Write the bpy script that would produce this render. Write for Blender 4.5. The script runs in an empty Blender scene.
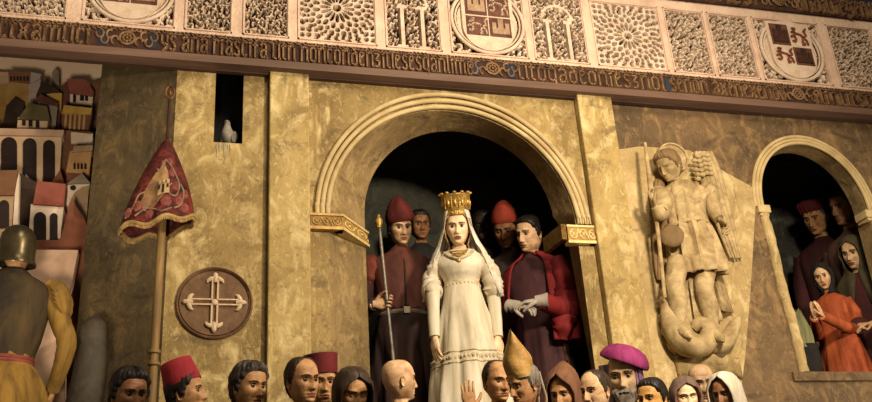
import bpy, bmesh, math, random
import numpy as np
from mathutils import Matrix, Vector, Euler
random.seed(7); RNG = np.random.default_rng(7)
PI = math.pi
C = bpy.context.scene.collection

# ------------------------------------------------------------------ camera model (872 x 402 frame)
F = 950.0; D = 4.5
CAM = np.array([0, -D, 1.6])
_u = np.array([-146, -2100, 950.0]); _u /= np.linalg.norm(_u)
_r = np.array([3700, 174, 950.0]); _r -= _u * (_r @ _u); _r /= np.linalg.norm(_r)
_n = np.cross(_r, -_u)

def ray(px, py):
    c = np.array([px - 436, py - 201, F])
    return np.array([c @ _r, c @ _n, c @ _u])

def P(px, py, y=0.0):
    """the point of the vertical plane at depth y that the photograph shows at this pixel"""
    d = ray(px, py)
    return CAM + d * ((y + D) / d[1])

def ppm(px, py, y=0.0):
    return ray(px, py)[1] / (y + D)

cam = bpy.data.cameras.new('camera'); cam.sensor_width = 36; cam.lens = F / 872 * 36
cam.clip_start = 0.05
camo = bpy.data.objects.new('camera', cam); C.objects.link(camo)
cr = np.array([_r[0], _n[0], _u[0]]); cd = np.array([_r[1], _n[1], _u[1]]); cf = np.array([_r[2], _n[2], _u[2]])
camo.matrix_world = Matrix(((cr[0], -cd[0], -cf[0], CAM[0]), (cr[1], -cd[1], -cf[1], CAM[1]), (cr[2], -cd[2], -cf[2], CAM[2]), (0, 0, 0, 1)))
bpy.context.scene.camera = camo

# ------------------------------------------------------------------ materials
def lin(h):
    h = h.lstrip('#')
    v = [int(h[i:i + 2], 16) / 255 for i in (0, 2, 4)]
    return [(c / 12.92 if c <= .04045 else ((c + .055) / 1.055) ** 2.4) for c in v] + [1]

MATS = {}
def paint(name, c1, c2=None, c3=None, scale=6, rough=.7, stretch=(1, 1, 1), bump=.0, metal=0, detail=6, spec=.25, dist=.6, bscale=None):
    """mottled, brushed paint: up to three hues mixed by distorted noise"""
    if name in MATS: return MATS[name]
    m = bpy.data.materials.new(name); m.use_nodes = True
    nt = m.node_tree; N = nt.nodes; L = nt.links
    b = N['Principled BSDF']
    b.inputs['Roughness'].default_value = rough; b.inputs['Metallic'].default_value = metal
    b.inputs['Specular IOR Level'].default_value = spec
    if c2 is None:
        b.inputs['Base Color'].default_value = lin(c1)
    if c2 is not None or bump:
        tc = N.new('ShaderNodeTexCoord'); mp = N.new('ShaderNodeMapping'); mp.inputs['Scale'].default_value = stretch
        L.new(tc.outputs['Object'], mp.inputs['Vector'])
        nz = N.new('ShaderNodeTexNoise'); nz.inputs['Scale'].default_value = scale; nz.inputs['Detail'].default_value = detail
        nz.inputs['Roughness'].default_value = .62; nz.inputs['Distortion'].default_value = dist
        L.new(mp.outputs['Vector'], nz.inputs['Vector'])
        if c2 is not None:
            rp = N.new('ShaderNodeValToRGB'); e = rp.color_ramp.elements
            e[0].position = .34; e[0].color = lin(c1); e[1].position = .66; e[1].color = lin(c2)
            if c3: x = e.new(.5); x.color = lin(c3)
            L.new(nz.outputs['Fac'], rp.inputs['Fac']); L.new(rp.outputs['Color'], b.inputs['Base Color'])
        if bump:
            nb = N.new('ShaderNodeTexNoise'); nb.inputs['Scale'].default_value = bscale or scale * 4; nb.inputs['Detail'].default_value = 5
            L.new(mp.outputs['Vector'], nb.inputs['Vector'])
            bp = N.new('ShaderNodeBump'); bp.inputs['Strength'].default_value = bump; bp.inputs['Distance'].default_value = .02
            L.new(nb.outputs['Fac'], bp.inputs['Height']); L.new(bp.outputs['Normal'], b.inputs['Normal'])
    MATS[name] = m
    return m

def stone(name, ca, cb, cc, cd_, s1=2.2, s2=9, bump=.5, rough=.72, spec=.3):
    """painted plaster wall: broad patches of two hues, broken by smaller brush marks of two more"""
    if name in MATS: return MATS[name]
    m = bpy.data.materials.new(name); m.use_nodes = True
    nt = m.node_tree; N = nt.nodes; L = nt.links; b = N['Principled BSDF']
    b.inputs['Roughness'].default_value = rough; b.inputs['Specular IOR Level'].default_value = spec
    tc = N.new('ShaderNodeTexCoord')
    def noise(sc, det, dist, off, st=(1, 1, 1)):
        mp = N.new('ShaderNodeMapping'); mp.inputs['Location'].default_value = (off, off * 2, off * .5); mp.inputs['Scale'].default_value = st
        L.new(tc.outputs['Object'], mp.inputs['Vector'])
        nz = N.new('ShaderNodeTexNoise'); nz.inputs['Scale'].default_value = sc; nz.inputs['Detail'].default_value = det
        nz.inputs['Distortion'].default_value = dist; nz.inputs['Roughness'].default_value = .65
        L.new(mp.outputs['Vector'], nz.inputs['Vector']); return nz.outputs['Fac']
    def ramp(f, p0, p1, a, c):
        rp = N.new('ShaderNodeValToRGB'); e = rp.color_ramp.elements
        e[0].position = p0; e[0].color = a; e[1].position = p1; e[1].color = c; L.new(f, rp.inputs['Fac']); return rp.outputs['Color']
    def mix(fac, a, c):
        mx = N.new('ShaderNodeMix'); mx.data_type = 'RGBA'; L.new(fac, mx.inputs[0]); L.new(a, mx.inputs[6])
        if isinstance(c, list): mx.inputs[7].default_value = c
        else: L.new(c, mx.inputs[7])
        return mx.outputs[2]
    base = ramp(noise(s1, 5, .8, 0), .36, .64, lin(ca), lin(cb))
    bw = lambda f, p0, p1: ramp(f, p0, p1, [0, 0, 0, 1], [1, 1, 1, 1])
    col = mix(bw(noise(s2, 6, 1.4, 3.3, (1, 1, .55)), .5, .72), base, lin(cc))
    col = mix(bw(noise(s2 * .7, 6, 1.2, 7.7, (.7, 1, 1.1)), .54, .74), col, lin(cd_))
    col = mix(bw(noise(s2 * 3.2, 7, 2.2, 5.1, (1, 1, .6)), .56, .80), col, lin(cc))
    col = mix(bw(noise(s2 * 2.6, 7, 2.0, 9.4, (.8, 1, .8)), .56, .80), col, lin(cd_))
    L.new(col, b.inputs['Base Color'])
    bp = N.new('ShaderNodeBump'); bp.inputs['Strength'].default_value = bump; bp.inputs['Distance'].default_value = .012
    L.new(noise(s2 * 3, 6, .6, 1.1), bp.inputs['Height']); L.new(bp.outputs['Normal'], b.inputs['Normal'])
    MATS[name] = m
    return m

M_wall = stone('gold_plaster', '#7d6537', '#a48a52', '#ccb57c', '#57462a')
M_wall_shade = stone('shaded_olive_plaster', '#3e3320', '#57472a', '#6f5a36', '#2a2216')  # shade on the left wall put into a darker colour
M_wall_right = stone('shaded_umber_plaster', '#54432b', '#72593a', '#98794c', '#3f3121', s1=1.8)  # umber wall tone, darkened to hold the shadow over its upper part
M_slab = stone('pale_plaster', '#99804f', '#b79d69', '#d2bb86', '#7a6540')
M_pil = stone('pilaster_plaster', '#8d7441', '#b2985b', '#d6c088', '#655230', s2=7)
M_reveal = stone('reveal_plaster', '#75603c', '#967b4e', '#ad9360', '#4c3d28')
M_arch = paint('arch_moulding_paint', '#a38a5a', '#c6af7c', scale=5, bump=.2)
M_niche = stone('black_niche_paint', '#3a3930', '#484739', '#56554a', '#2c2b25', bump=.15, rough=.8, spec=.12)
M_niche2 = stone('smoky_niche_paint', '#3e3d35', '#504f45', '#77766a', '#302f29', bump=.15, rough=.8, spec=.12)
M_fri = paint('frieze_plaster', '#c3a288', '#dcc0a4', scale=5, rough=.85, bump=.5, bscale=60)
M_carve = paint('carved_plaster', '#bda184', '#d9c3a8', scale=9, rough=.85, bump=.3, bscale=70)
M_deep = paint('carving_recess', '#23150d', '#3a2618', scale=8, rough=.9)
M_band = paint('inscription_ground', '#2a1a12', '#4a3020', scale=12, rough=.8, bump=.4)
M_blue = paint('blue_ground', '#1d2530', '#2c3440', scale=9, rough=.8)
M_letter = paint('gilt_lettering', '#5a4029', '#92704c', scale=14, rough=.55, metal=.15, bump=.3)
M_wood = paint('dark_wood', '#3c2a20', '#543c2e', scale=4, stretch=(.3, 3, 3), rough=.6, bump=.2)
M_woodl = paint('pale_wood_edge', '#5c4536', '#735948', scale=4, stretch=(.3, 3, 3), rough=.6)
M_floor = paint('stage_stone', '#4c3f30', '#65543f', scale=4, rough=.8)
M_statue = paint('relief_stone', '#866e47', '#c0a877', scale=9, rough=.7, bump=.3, bscale=30)
M_statue_d = paint('relief_stone_brown', '#6a5334', '#8c7048', scale=6, rough=.75, bump=.25)
M_gold = paint('gold_leaf', '#8c6a30', '#c9a65a', scale=20, rough=.38, metal=.55, bump=.3)
M_goldd = paint('gold_leaf_dark', '#5e4420', '#8c6a34', scale=30, rough=.5, metal=.3)

# ------------------------------------------------------------------ mesh helpers
class MB:
    def __init__(s): s.v = []; s.f = []; s.m = []; s.n = 0
    def add(s, verts, faces, mi=0):
        verts = np.asarray(verts, float)
        s.v.append(verts)
        for f in faces: s.f.append([i + s.n for i in f])
        s.m += [mi] * len(faces) if not hasattr(mi, '__len__') else list(mi)
        s.n += len(verts)
    def verts(s): return np.concatenate(s.v) if s.v else np.zeros((0, 3))
    def box(s, a, b, mi=0):
        a = np.minimum(a, b) if False else np.array(a, float); b = np.array(b, float)
        x0, y0, z0 = np.minimum(a, b); x1, y1, z1 = np.maximum(a, b)
        s.add([(x0, y0, z0), (x1, y0, z0), (x1, y1, z0), (x0, y1, z0), (x0, y0, z1), (x1, y0, z1), (x1, y1, z1), (x0, y1, z1)],
              [(0, 3, 2, 1), (4, 5, 6, 7), (0, 1, 5, 4), (1, 2, 6, 5), (2, 3, 7, 6), (3, 0, 4, 7)], mi)
    def prism(s, pts, y0, y1, mi=0):
        """polygon in XZ pushed from y0 (front) to y1 (back)"""
        pts = [(p[0], p[-1]) for p in pts]; k = len(pts)
        a = sum(pts[i][0] * pts[(i + 1) % k][1] - pts[(i + 1) % k][0] * pts[i][1] for i in range(k))
        if a < 0: pts = pts[::-1]
        v = [(x, y0, z) for x, z in pts] + [(x, y1, z) for x, z in pts]
        f = [tuple(range(k)), tuple(range(2 * k - 1, k - 1, -1))] + [(i + k, (i + 1) % k + k, (i + 1) % k, i) for i in range(k)]
        s.add(v, f, mi)
    def stroke(s, pts, w, y0, y1, mi=0):
        for (a, b) in zip(pts[:-1], pts[1:]):
            a = np.array(a, float); b = np.array(b, float); d = b - a; l = np.linalg.norm(d)
            if l < 1e-6: continue
            d /= l; q = np.array([-d[1], d[0]]) * w / 2; e = d * w * .3
            mid = [a - e - q, b + e - q, b + e + q, a - e + q]
            i_ = .55
            c0 = [a - e * .4 - q * i_, b + e * .4 - q * i_, b + e * .4 + q * i_, a - e * .4 + q * i_]
            v = [(p[0], y1, p[1]) for p in mid] + [(p[0], y0, p[1]) for p in c0]
            s.add(v, [(4, 5, 6, 7), (0, 1, 5, 4), (1, 2, 6, 5), (2, 3, 7, 6), (3, 0, 4, 7)], mi)
    def grid(s, G, closed=True, mi=0, cap0=False, cap1=False):
        G = np.asarray(G, float); r, c, _ = G.shape
        f = []
        for i in range(r - 1):
            for j in range(c if closed else c - 1):
                k = (j + 1) % c
                f.append((i * c + j, i * c + k, (i + 1) * c + k, (i + 1) * c + j))
        v = G.reshape(-1, 3)
        if cap0: f.append(tuple(range(c - 1, -1, -1)))
        if cap1: f.append(tuple((r - 1) * c + j for j in range(c)))
        s.add(v, f, mi)
    def lathe(s, prof, c=(0, 0, 0), n=28, sq=(1, 1), mi=0, cap0=False, cap1=False, R=None):
        t = np.linspace(0, 2 * PI, n, endpoint=False)
        G = np.array([[(r * math.sin(a) * sq[0], -r * math.cos(a) * sq[1], z) for a in t] for r, z in prof])
        if R is not None: G = G @ np.array(R).T
        s.grid(G + np.array(c), True, mi, cap0, cap1)
    def ball(s, c, r, n=16, m=10, mi=0, R=None):
        r = np.ones(3) * r
        G = np.array([[(math.sin(p) * math.sin(a), -math.sin(p) * math.cos(a), math.cos(p)) for a in np.linspace(0, 2 * PI, n, endpoint=False)]
                      for p in np.linspace(.02, PI - .02, m)]) * r
        if R is not None: G = G @ np.array(R).T
        s.grid(G[:, ::-1] + np.array(c), True, mi, True, True)
    def tube(s, pts, rad, n=12, mi=0, smooth=0, flat=1.0, fold=0, up=None):
        pts = np.array(pts, float)
        rad = np.ones(len(pts)) * rad if np.isscalar(rad) else np.array(rad, float)
        if smooth:
            k = len(pts); t = np.linspace(0, k - 1, (k - 1) * smooth + 1)
            pp = np.vstack([2 * pts[0] - pts[1], pts, 2 * pts[-1] - pts[-2]]); out = []
            for x in t:
                i = min(int(x), k - 2); f = x - i; p0, p1, p2, p3 = pp[i:i + 4]
                out.append(.5 * ((2 * p1) + (-p0 + p2) * f + (2 * p0 - 5 * p1 + 4 * p2 - p3) * f * f + (-p0 + 3 * p1 - 3 * p2 + p3) * f ** 3))
            rad = np.interp(t, np.arange(k), rad); pts = np.array(out)
        T = np.gradient(pts, axis=0); T /= np.linalg.norm(T, axis=1)[:, None] + 1e-9
        a = np.array(up if up is not None else ((0, 0, 1) if abs(T[0][2]) < .9 else (1, 0, 0)), float)
        rows = []
        th = np.linspace(0, 2 * PI, n, endpoint=False)
        for i in range(len(pts)):
            q = np.cross(T[i], a); q /= np.linalg.norm(q) + 1e-9; a = np.cross(q, T[i])
            rr = rad[i] * (1 + (fold * np.sin(i * 1.9 + 2 * np.sin(th + i * .7)) if fold else 0 * th))
            rows.append(pts[i] + (np.cos(th) * rr)[:, None] * q + (np.sin(th) * rr * flat)[:, None] * a)
        s.grid(np.array(rows)[:, ::-1], True, mi, True, True)
    def build(s, name, mats, parent=None, smooth=True, origin=None, angle=40):
        me = bpy.data.meshes.new(name)
        v = s.verts()
        if origin is not None: v = v - np.array(origin)
        me.from_pydata(v.tolist(), [], s.f)
        for m in (mats if isinstance(mats, (list, tuple)) else [mats]): me.materials.append(m)
        me.polygons.foreach_set('material_index', s.m)
        if smooth:
            me.polygons.foreach_set('use_smooth', [True] * len(me.polygons))
            me.set_sharp_from_angle(angle=math.radians(angle))
        me.update()
        o = bpy.data.objects.new(name, me); C.objects.link(o)
        if parent is not None: o.parent = parent
        elif origin is not None: o.location = origin
        return o

def tag(o, label=None, cat=None, group=None, kind=None):
    if label: o['label'] = label
    if cat: o['category'] = cat
    if group: o['group'] = group
    if kind: o['kind'] = kind
    return o

def thing(name, label, cat, loc=(0, 0, 0), group=None):
    o = bpy.data.objects.new(name, None); C.objects.link(o); o.location = Vector([float(x) for x in loc]); o.empty_display_size = .1
    return tag(o, label, cat, group)

def struct(name, mb, mat, smooth=False):
    return tag(mb.build(name, mat, smooth=smooth), kind='structure')

def solid(o, t, off=0):
    m = o.modifiers.new('thickness', 'SOLIDIFY'); m.thickness = t; m.offset = off
    return o

def pchip(x, xp, fp):
    xp = np.array(xp, float); fp = np.array(fp, float)
    h = np.diff(xp); d = np.diff(fp) / h; m = np.zeros(len(xp))
    for i in range(1, len(xp) - 1):
        if d[i - 1] * d[i] > 0:
            w1 = 2 * h[i] + h[i - 1]; w2 = h[i] + 2 * h[i - 1]; m[i] = (w1 + w2) / (w1 / d[i - 1] + w2 / d[i])
    m[0] = d[0]; m[-1] = d[-1]
    x = np.clip(np.asarray(x, float), xp[0], xp[-1]); i = np.clip(np.searchsorted(xp, x) - 1, 0, len(h) - 1)
    t = (x - xp[i]) / h[i]
    return ((1 + 2 * t) * (1 - t) ** 2 * fp[i] + t * (1 - t) ** 2 * h[i] * m[i] + t * t * (3 - 2 * t) * fp[i + 1] + t * t * (t - 1) * h[i] * m[i + 1])

def sstep(a, b, x):
    t = np.clip((np.asarray(x, float) - a) / (b - a), 0, 1); return t * t * (3 - 2 * t)
def gau(x, s): return np.exp(-(np.asarray(x) / s) ** 2 / 2)

# ------------------------------------------------------------------ people
HEADROWS = [  # z from eye level, half width, front, back
    (.1185, .004, .004, .004), (.114, .030, .034, .042), (.104, .047, .055, .068), (.085, .063, .074, .088), (.06, .072, .087, .098), (.03, .0765, .092, .102), (.0, .0765, .091, .100),
    (-.03, .0735, .089, .092), (-.055, .068, .088, .076), (-.08, .0585, .086, .060), (-.10, .046, .083, .052), (-.112, .036, .075, .052), (-.119, .040, .056, .053),
    (-.128, .049, .036, .054), (-.155, .051, .034, .056), (-.185, .057, .040, .062), (-.205, .078, .055, .072), (-.225, .125, .072, .084), (-.25, .160, .088, .094),
    (-.28, .178, .100, .104), (-.35, .172, .116, .108), (-.5, .152, .110, .098), (-.62, .136, .098, .090), (-.8, .165, .110, .120), (-.9, .14, .10, .11)]
HR = np.array(HEADROWS)[::-1]
def ring_dims(z): return [pchip(z, HR[:, 0], HR[:, k]) for k in (1, 2, 3)]
NPH = 84
_t = np.linspace(0, 2 * PI, NPH, endpoint=False); PHI = _t - .5 * np.sin(_t)
_z1 = np.concatenate([[.1185, .1165, .114, .110], np.arange(.105, -.127, -.0038)])
_z2 = np.array([-.132, -.142, -.155, -.17, -.185, -.195, -.205, -.215, -.225, -.237, -.25, -.265, -.28, -.31, -.35, -.42, -.5, -.62, -.72, -.8, -.9])

def base_ring(z, off=0, phi=PHI, gaunt=.5, nose=1.0):
    """points of one horizontal ring of the head / neck / torso, relative to eye level"""
    w, f, b = ring_dims(z)
    s, c = np.sin(phi), np.cos(phi)
    e = 2 / 2.25
    x = (w + off) * np.sign(s) * np.abs(s) ** e
    y = -np.where(c > 0, f + off, b + off) * np.sign(c) * np.abs(c) ** e + .008 * sstep(-.2, .12, z)
    return x, y

def head_surface(gaunt=.5, nose=1.0, jaw=1.0, rows=None, feat=True):
    zs = np.concatenate([_z1, _z2]) if rows is None else rows
    G = np.zeros((len(zs), NPH, 3))
    for i, z in enumerate(zs):
        x, y = base_ring(z)
        sh = 1 - .24 * sstep(-.245, -.30, z)
        x = x * sh; y = y * sh
        fr = np.cos(PHI) > 0
        if jaw != 1: x = x * (1 + (jaw - 1) * gau(z + .085, .03))
        if feat:
            ax = np.abs(x)
            d = np.zeros(NPH)
            nh = np.interp(z, [-.056, -.050, -.044, -.03, .0, .018, .03], [0, .014, .026, .022, .011, .006, 0]) * nose
            nw = np.interp(z, [-.05, -.04, -.02, .01], [.0125, .0115, .008, .007])
            d += nh * gau(x, nw)
            d += .0080 * gau(ax - .031, .02) * gau(z - .024, .0075)
            d -= (.0135 + .003 * gaunt) * gau(ax - .031, .0150) * gau(z - .003, .0105)
            d -= .006 * gau(ax - .013, .007) * gau(z - .006, .014)
            d += .0045 * gau(ax - .047, .014) * gau(z + .028, .014)
            d -= (.002 + .007 * gaunt) * gau(ax - .043, .014) * gau(z + .064, .02)
            d += .006 * gau(x, .019) * (gau(z + .0685, .0045) + 1.1 * gau(z + .0815, .005))
            d -= .005 * gau(x, .023) * gau(z + .0745, .0028)
            d -= .005 * gau(x, .02) * gau(z + .0915, .0045)
            d += .006 * gau(x, .016) * gau(z + .106, .009)
            d -= (.002 + .004 * gaunt) * gau(ax - .026 - (-.05 - z) * .22, .0035) * sstep(-.08, -.055, z) * sstep(-.03, -.045, z)
            d -= .006 * gau(ax - .07, .014) * gau(z - .035, .02)
            d -= .0016 * max(0, gaunt - .4) * sstep(.032, .045, z) * sstep(.09, .07, z) * (1 + np.sin(z * 420 + 25 * x)) * gau(x, .04)
            y = y - np.where(fr, d, 0)
        G[i, :, 0] = x; G[i, :, 1] = y; G[i, :, 2] = z
    return zs, G

SKIN = {}
def skin(kind):
    t = {'pale': ('#a97e55', '#dcb68a'), 'tan': ('#8c6039', '#c69764'), 'brown': ('#684328', '#9c6c43'), 'dark': ('#5a3a24', '#7c5434'),
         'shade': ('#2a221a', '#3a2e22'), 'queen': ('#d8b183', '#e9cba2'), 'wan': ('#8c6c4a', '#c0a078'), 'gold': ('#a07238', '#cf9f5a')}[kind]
    return paint('skin_' + kind, t[0], t[1], scale=16, rough=.55, spec=.3, bump=.12, bscale=45)
M_lip = paint('lips', '#74452f', '#875438', scale=9)
M_eye = paint('eye_white', '#7c6a52')
M_iris = paint('dark_iris', '#120d09')
M_hair_black = paint('black_hair', '#100c0a', '#2a211b', scale=12, stretch=(6, 6, 1), rough=.5)
M_hair_brown = paint('brown_hair', '#251a12', '#47382a', scale=10, stretch=(6, 6, 1), rough=.5)
M_hair_wave = paint('greying_hair', '#1b1613', '#5a4c40', scale=7, stretch=(3, 3, 2), rough=.5)
M_hair_dark = paint('dark_brown_hair', '#1a120d', '#3a281c', scale=10, stretch=(5, 5, 1), rough=.5)
M_hair_grey = paint('grey_hair', '#4e453c', '#857866', scale=10, stretch=(5, 5, 1), rough=.6)
def cloth(name, a, b, scale=5, rough=.8, st=(2.2, 2.2, .6), bump=.15): return paint(name, a, b, scale=scale, rough=rough, stretch=st, bump=bump)

def Rz(a): return np.array([[math.cos(a), -math.sin(a), 0], [math.sin(a), math.cos(a), 0], [0, 0, 1]])
def Rx(a): return np.array([[1, 0, 0], [0, math.cos(a), -math.sin(a)], [0, math.sin(a), math.cos(a)]])
def Ry(a): return np.array([[math.cos(a), 0, math.sin(a)], [0, 1, 0], [-math.sin(a), 0, math.cos(a)]])
def Raxis(ax, a): return np.array(Matrix.Rotation(a, 3, Vector(ax)))

def unit(v): v = np.array(v, float); return v / (np.linalg.norm(v) + 1e-9)

def hand(mb, wrist, d, nrm, side, curl=.35, s=1.0, spread=.12, mi=0, thumb=.6):
    """palm with four unequal bent fingers and a thumb leaving the side of the palm; side=+1 puts the thumb along +across"""
    d = unit(d); nrm = unit(np.array(nrm) - d * np.dot(nrm, d)); ac = unit(np.cross(d, nrm)) * side
    L = .088 * s; rows = []
    for t, w, h in ((-.05, .024, .019), (.12, .027, .019), (.4, .036, .017), (.75, .042, .0145), (1.0, .041, .012), (1.08, .034, .007)):
        c = np.array(wrist) + d * L * t
        rows.append([c + ac * math.cos(a) * w * s + nrm * math.sin(a) * h * s for a in np.linspace(0, 2 * PI, 14, endpoint=False)])
    mb.grid(np.array(rows), True, mi, True, True)
    for k, (o, l) in enumerate(((.030, .074), (.0105, .083), (-.0095, .077), (-.028, .060))):
        b = np.array(wrist) + d * L * .96 + ac * o * s; dr = unit(d + ac * o * spread * 12 * 1.0)
        pts = [b - dr * .015 * s, b]; a = curl * (.75 + .12 * k)
        for q, fr in enumerate((.44, .31, .25)):
            ang = a * (q + .6)
            pts.append(pts[-1] + (dr * math.cos(ang) + nrm * math.sin(ang)) * l * fr * s)
        mb.tube(pts, np.array([.0092, .0094, .0086, .0076, .0056]) * s, 8, mi, 2)
    b = np.array(wrist) + d * L * .22 + ac * .022 * s
    p1 = b + (d * .55 + ac * .75 + nrm * .25) * .036 * s
    p2 = p1 + (d * .85 + ac * (.6 - thumb * .5) + nrm * (.2 + curl * .5)) * .032 * s
    p3 = p2 + (d * .95 + ac * (.3 - thumb * .5) + nrm * (.3 + curl * .6)) * .026 * s
    mb.tube([b, p1, p2, p3], np.array([.014, .0115, .0098, .0066]) * s, 8, mi, 2)

DEF_ROBE = [(-.172, .062, .052, .064), (-.195, .082, .066, .076), (-.218, .128, .084, .092), (-.245, .172, .1, .106), (-.28, .196, .114, .118), (-.36, .2, .13, .124),
            (-.5, .182, .13, .118), (-.64, .168, .12, .112), (-.82, .185, .135, .13), (-1.2, .205, .155, .15)]

class Person:
    def __init__(s, label, eye, hpx, y, yaw, floor, skin_='tan', pitch=0, roll=0, byaw=None, tilt=.75, group=None, cat='person', name='person',
                 gaunt=.5, nose=1.0, jaw=1.0, brow=None, mats=None, zk=1.0, eyes=True, ears=True, tx=None, lids=False, bw=1.0):
        s.bw = bw
        t = P(eye[0], eye[1], y); s.s = sc = hpx / ppm(eye[0], eye[1], y) / (.236 * .97)
        psi0 = math.atan2(-t[0], D + t[1]); dist = math.hypot(t[0], D + t[1]); elev = math.atan2(t[2] - CAM[2], dist)
        R_ = math.radians
        face = psi0 + R_(yaw); s.body = psi0 + R_(yaw * .5 if byaw is None else byaw)
        axis = (math.cos(psi0), math.sin(psi0), 0)     # across the line of sight
        Rw = Raxis(axis, elev * tilt) @ Rz(face) @ Rx(R_(pitch)) @ Ry(R_(roll))
        s.R = Rz(-s.body) @ Rw
        off = s.R @ np.array([0, -.02, .17])
        hz = (t[2] - floor) / sc
        s.hh = hz - off[2] + .17
        s.piv = np.array([0, .02, s.hh - .17])
        hc = s.piv + off
        base = t - Rz(s.body) @ (hc * sc)
        s.root = thing(name, label, cat, (base[0], base[1], floor), group)
        s.root.rotation_euler = (0, 0, s.body); s.root.scale = (sc, sc, sc)
        s.skin = skin(skin_) if isinstance(skin_, str) else skin_
        s.gaunt, s.nose, s.jaw = gaunt, nose, jaw; s.zk = zk
        s.zs, s.G = head_surface(gaunt, nose, jaw)
        s.brow = brow or M_hair_dark
        s.mb = MB(); s.mats = mats or [s.skin, M_lip, M_eye, M_iris, s.brow]
        s.eyes = eyes; s.lids = lids
        s._body(ears)

    def hx(s, p):      # head coordinates (eye level origin) -> body coordinates
        p = np.asarray(p, float)
        return s.piv + (p - np.array([0, .02, -.17])) @ s.R.T
    def bx(s, p):      # neutral body coordinates measured from eye level
        p = np.array(p, float); z = p[..., 2].copy()
        p[..., 2] = np.where(z < -.2, -.2 + (z + .2) * s.zk, z) + s.hh
        p[..., 0] = p[..., 0] * (1 - (1 - s.bw) * sstep(-.17, -.24, z))
        return p
    def blend(s, p):
        p = np.asarray(p, float); w = sstep(-.2, -.115, p[..., 2])[..., None]
        return s.hx(p) * w + s.bx(p) * (1 - w)

    def _body(s, ears):
        G = s.G; r, c, _ = G.shape
        zc = (s.zs[:-1] + s.zs[1:]) / 2
        mi = []
        xc = (G[:-1] + np.roll(G[:-1], -1, 1) + G[1:] + np.roll(G[1:], -1, 1)) / 4
        for i in range(r - 1):
            for j in range(c):
                x, y, z = xc[i, j]; a = abs(x); m = 0
                if y < -.03:
                    if a < .0235 and abs(z + .075) < .0115 * (1 - (a / .03) ** 2) + .001: m = 1
                    zb = .0195 + .0055 * (1 - ((a - .033) / .022) ** 2)
                    if .011 < a < .053 and abs(z - zb) < .0036: m = 4
                    if s.eyes and .016 < a < .046 and abs(z - (.011 + .003 * (1 - ((a - .031) / .015) ** 2))) < .0022: m = 4
                mi.append(m)
        s.mb.grid(s.blend(G)[:, ::-1] if False else s.blend(G), True, 0, True, True)
        s.mb.m[:len(mi)] = mi
        if s.eyes:
            for sg in (-1, 1):
                e = MB(); e.ball((0, 0, 0), .0106, 16, 12)
                v = e.verts()
                idx = []
                for f in e.f:
                    q = v[list(f)].mean(0); idx.append(3 if (q[1] < -.0080 and abs(q[0]) < .0058) else 2)
                if s.lids: idx = [0] * len(idx)
                s.mb.add(s.hx(v + np.array([sg * .031, -.0662, .0015])), e.f, idx)
        if ears:
            for sg in (-1, 1):
                e = MB()
                n1 = 14; rows = []
                for k, (q, dd) in enumerate(((1.0, 0), (1.05, .006), (.95, .011), (.75, .008), (.45, .003), (.1, .002))):
                    rows.append([(dd, math.cos(a) * .017 * q * (1.0 if math.sin(a) > 0 else .8), math.sin(a) * .031 * q) for a in np.linspace(0, 2 * PI, n1, endpoint=False)])
                v = np.array(rows); v[..., 0] *= 1.1
                v = v @ Rz(-.22).T
                v[..., 0] *= sg; e.grid(v + np.array([sg * .0715, .016, -.012]), True, 0, False, True)
                if sg > 0: e.f = [f[::-1] for f in e.f]
                s.mb.add(s.hx(e.verts()), e.f, 0)

    def arm(s, side, pts, palm=None, hdir=None, curl=.35, hs=1.0, radii=(.05, .043, .036, .027), mi=0, dohand=True, thumb=.6, spread=.12):
        """side -1 = the figure's own right (x<0 in its frame)"""
        pts = s.bx(np.array(pts))
        s.mb.tube(pts, np.interp(np.linspace(0, 1, len(pts)), [0, .4, .7, 1], radii), 12, mi, 4)
        if dohand:
            d = hdir if hdir is not None else pts[-1] - pts[-2]
            hand(s.mb, pts[-1], d, palm if palm is not None else (0, -1, 0), side, curl, hs, spread, mi, thumb)
    def legs(s, pts_l=None):
        for sg in (-1, 1):
            s.mb.tube([(sg * .085, 0, s.hh - .8), (sg * .09, -.01, max(.5, s.hh * .33)), (sg * .09, .02, .09), (sg * .09, -.0, .035)], [.085, .056, .038, .036], 12, 0, 4)
            s.mb.tube([(sg * .09, .04, .035), (sg * .1, -.08, .032), (sg * .105, -.16, .02)], [.038, .04, .022], 10, 0, 3)
    def done(s):
        return s.mb.build('body', s.mats, s.root, angle=60)

    # ---- things worn
    def shell(s, name, mat, line, thick=.012, edge=.02, noise=.003, extra=None, bottom=-.125, fq=9):
        """hair or beard grown from the head's own surface above `line` (degrees from the nose -> height)"""
        keep = s.zs > bottom; zs = s.zs[keep]
        _, G0 = head_surface(s.gaunt, s.nose, s.jaw, zs, feat=False); G = G0.copy()
        deg = np.abs(np.degrees(np.arctan2(G0[..., 0], -(G0[..., 1] - .01))))
        lz = np.interp(deg, [a for a, _ in line], [b for _, b in line])
        m = sstep(0, edge, G0[..., 2] - lz)
        if extra is not None: m = m * extra(deg, G0[..., 2], G0[..., 0])
        ctr = np.array([0, .01, -.0]); dv = G0 - ctr; dv[..., 2] *= .7; dv /= np.linalg.norm(dv, axis=2)[..., None] + 1e-9
        wob = np.sin(fq * np.arctan2(G0[..., 0], G0[..., 1]) + 60 * G0[..., 2]) * .5 + np.sin(2.3 * fq * np.arctan2(G0[..., 0], G0[..., 1]) - 35 * G0[..., 2]) * .5
        G = G0 + dv * ((thick + noise * wob) * np.sqrt(np.clip(m, 0, 1)) - .002)[..., None]
        mb = MB(); mb.grid(s.hx(G), True, 0, True, False)
        mb.f = [f for f in mb.f if len(f) > 4 or m.reshape(-1)[list(f)].max() > .02]
        mb.m = [0] * len(mb.f)
        return mb.build(name, mat, s.root, angle=70)
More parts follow.
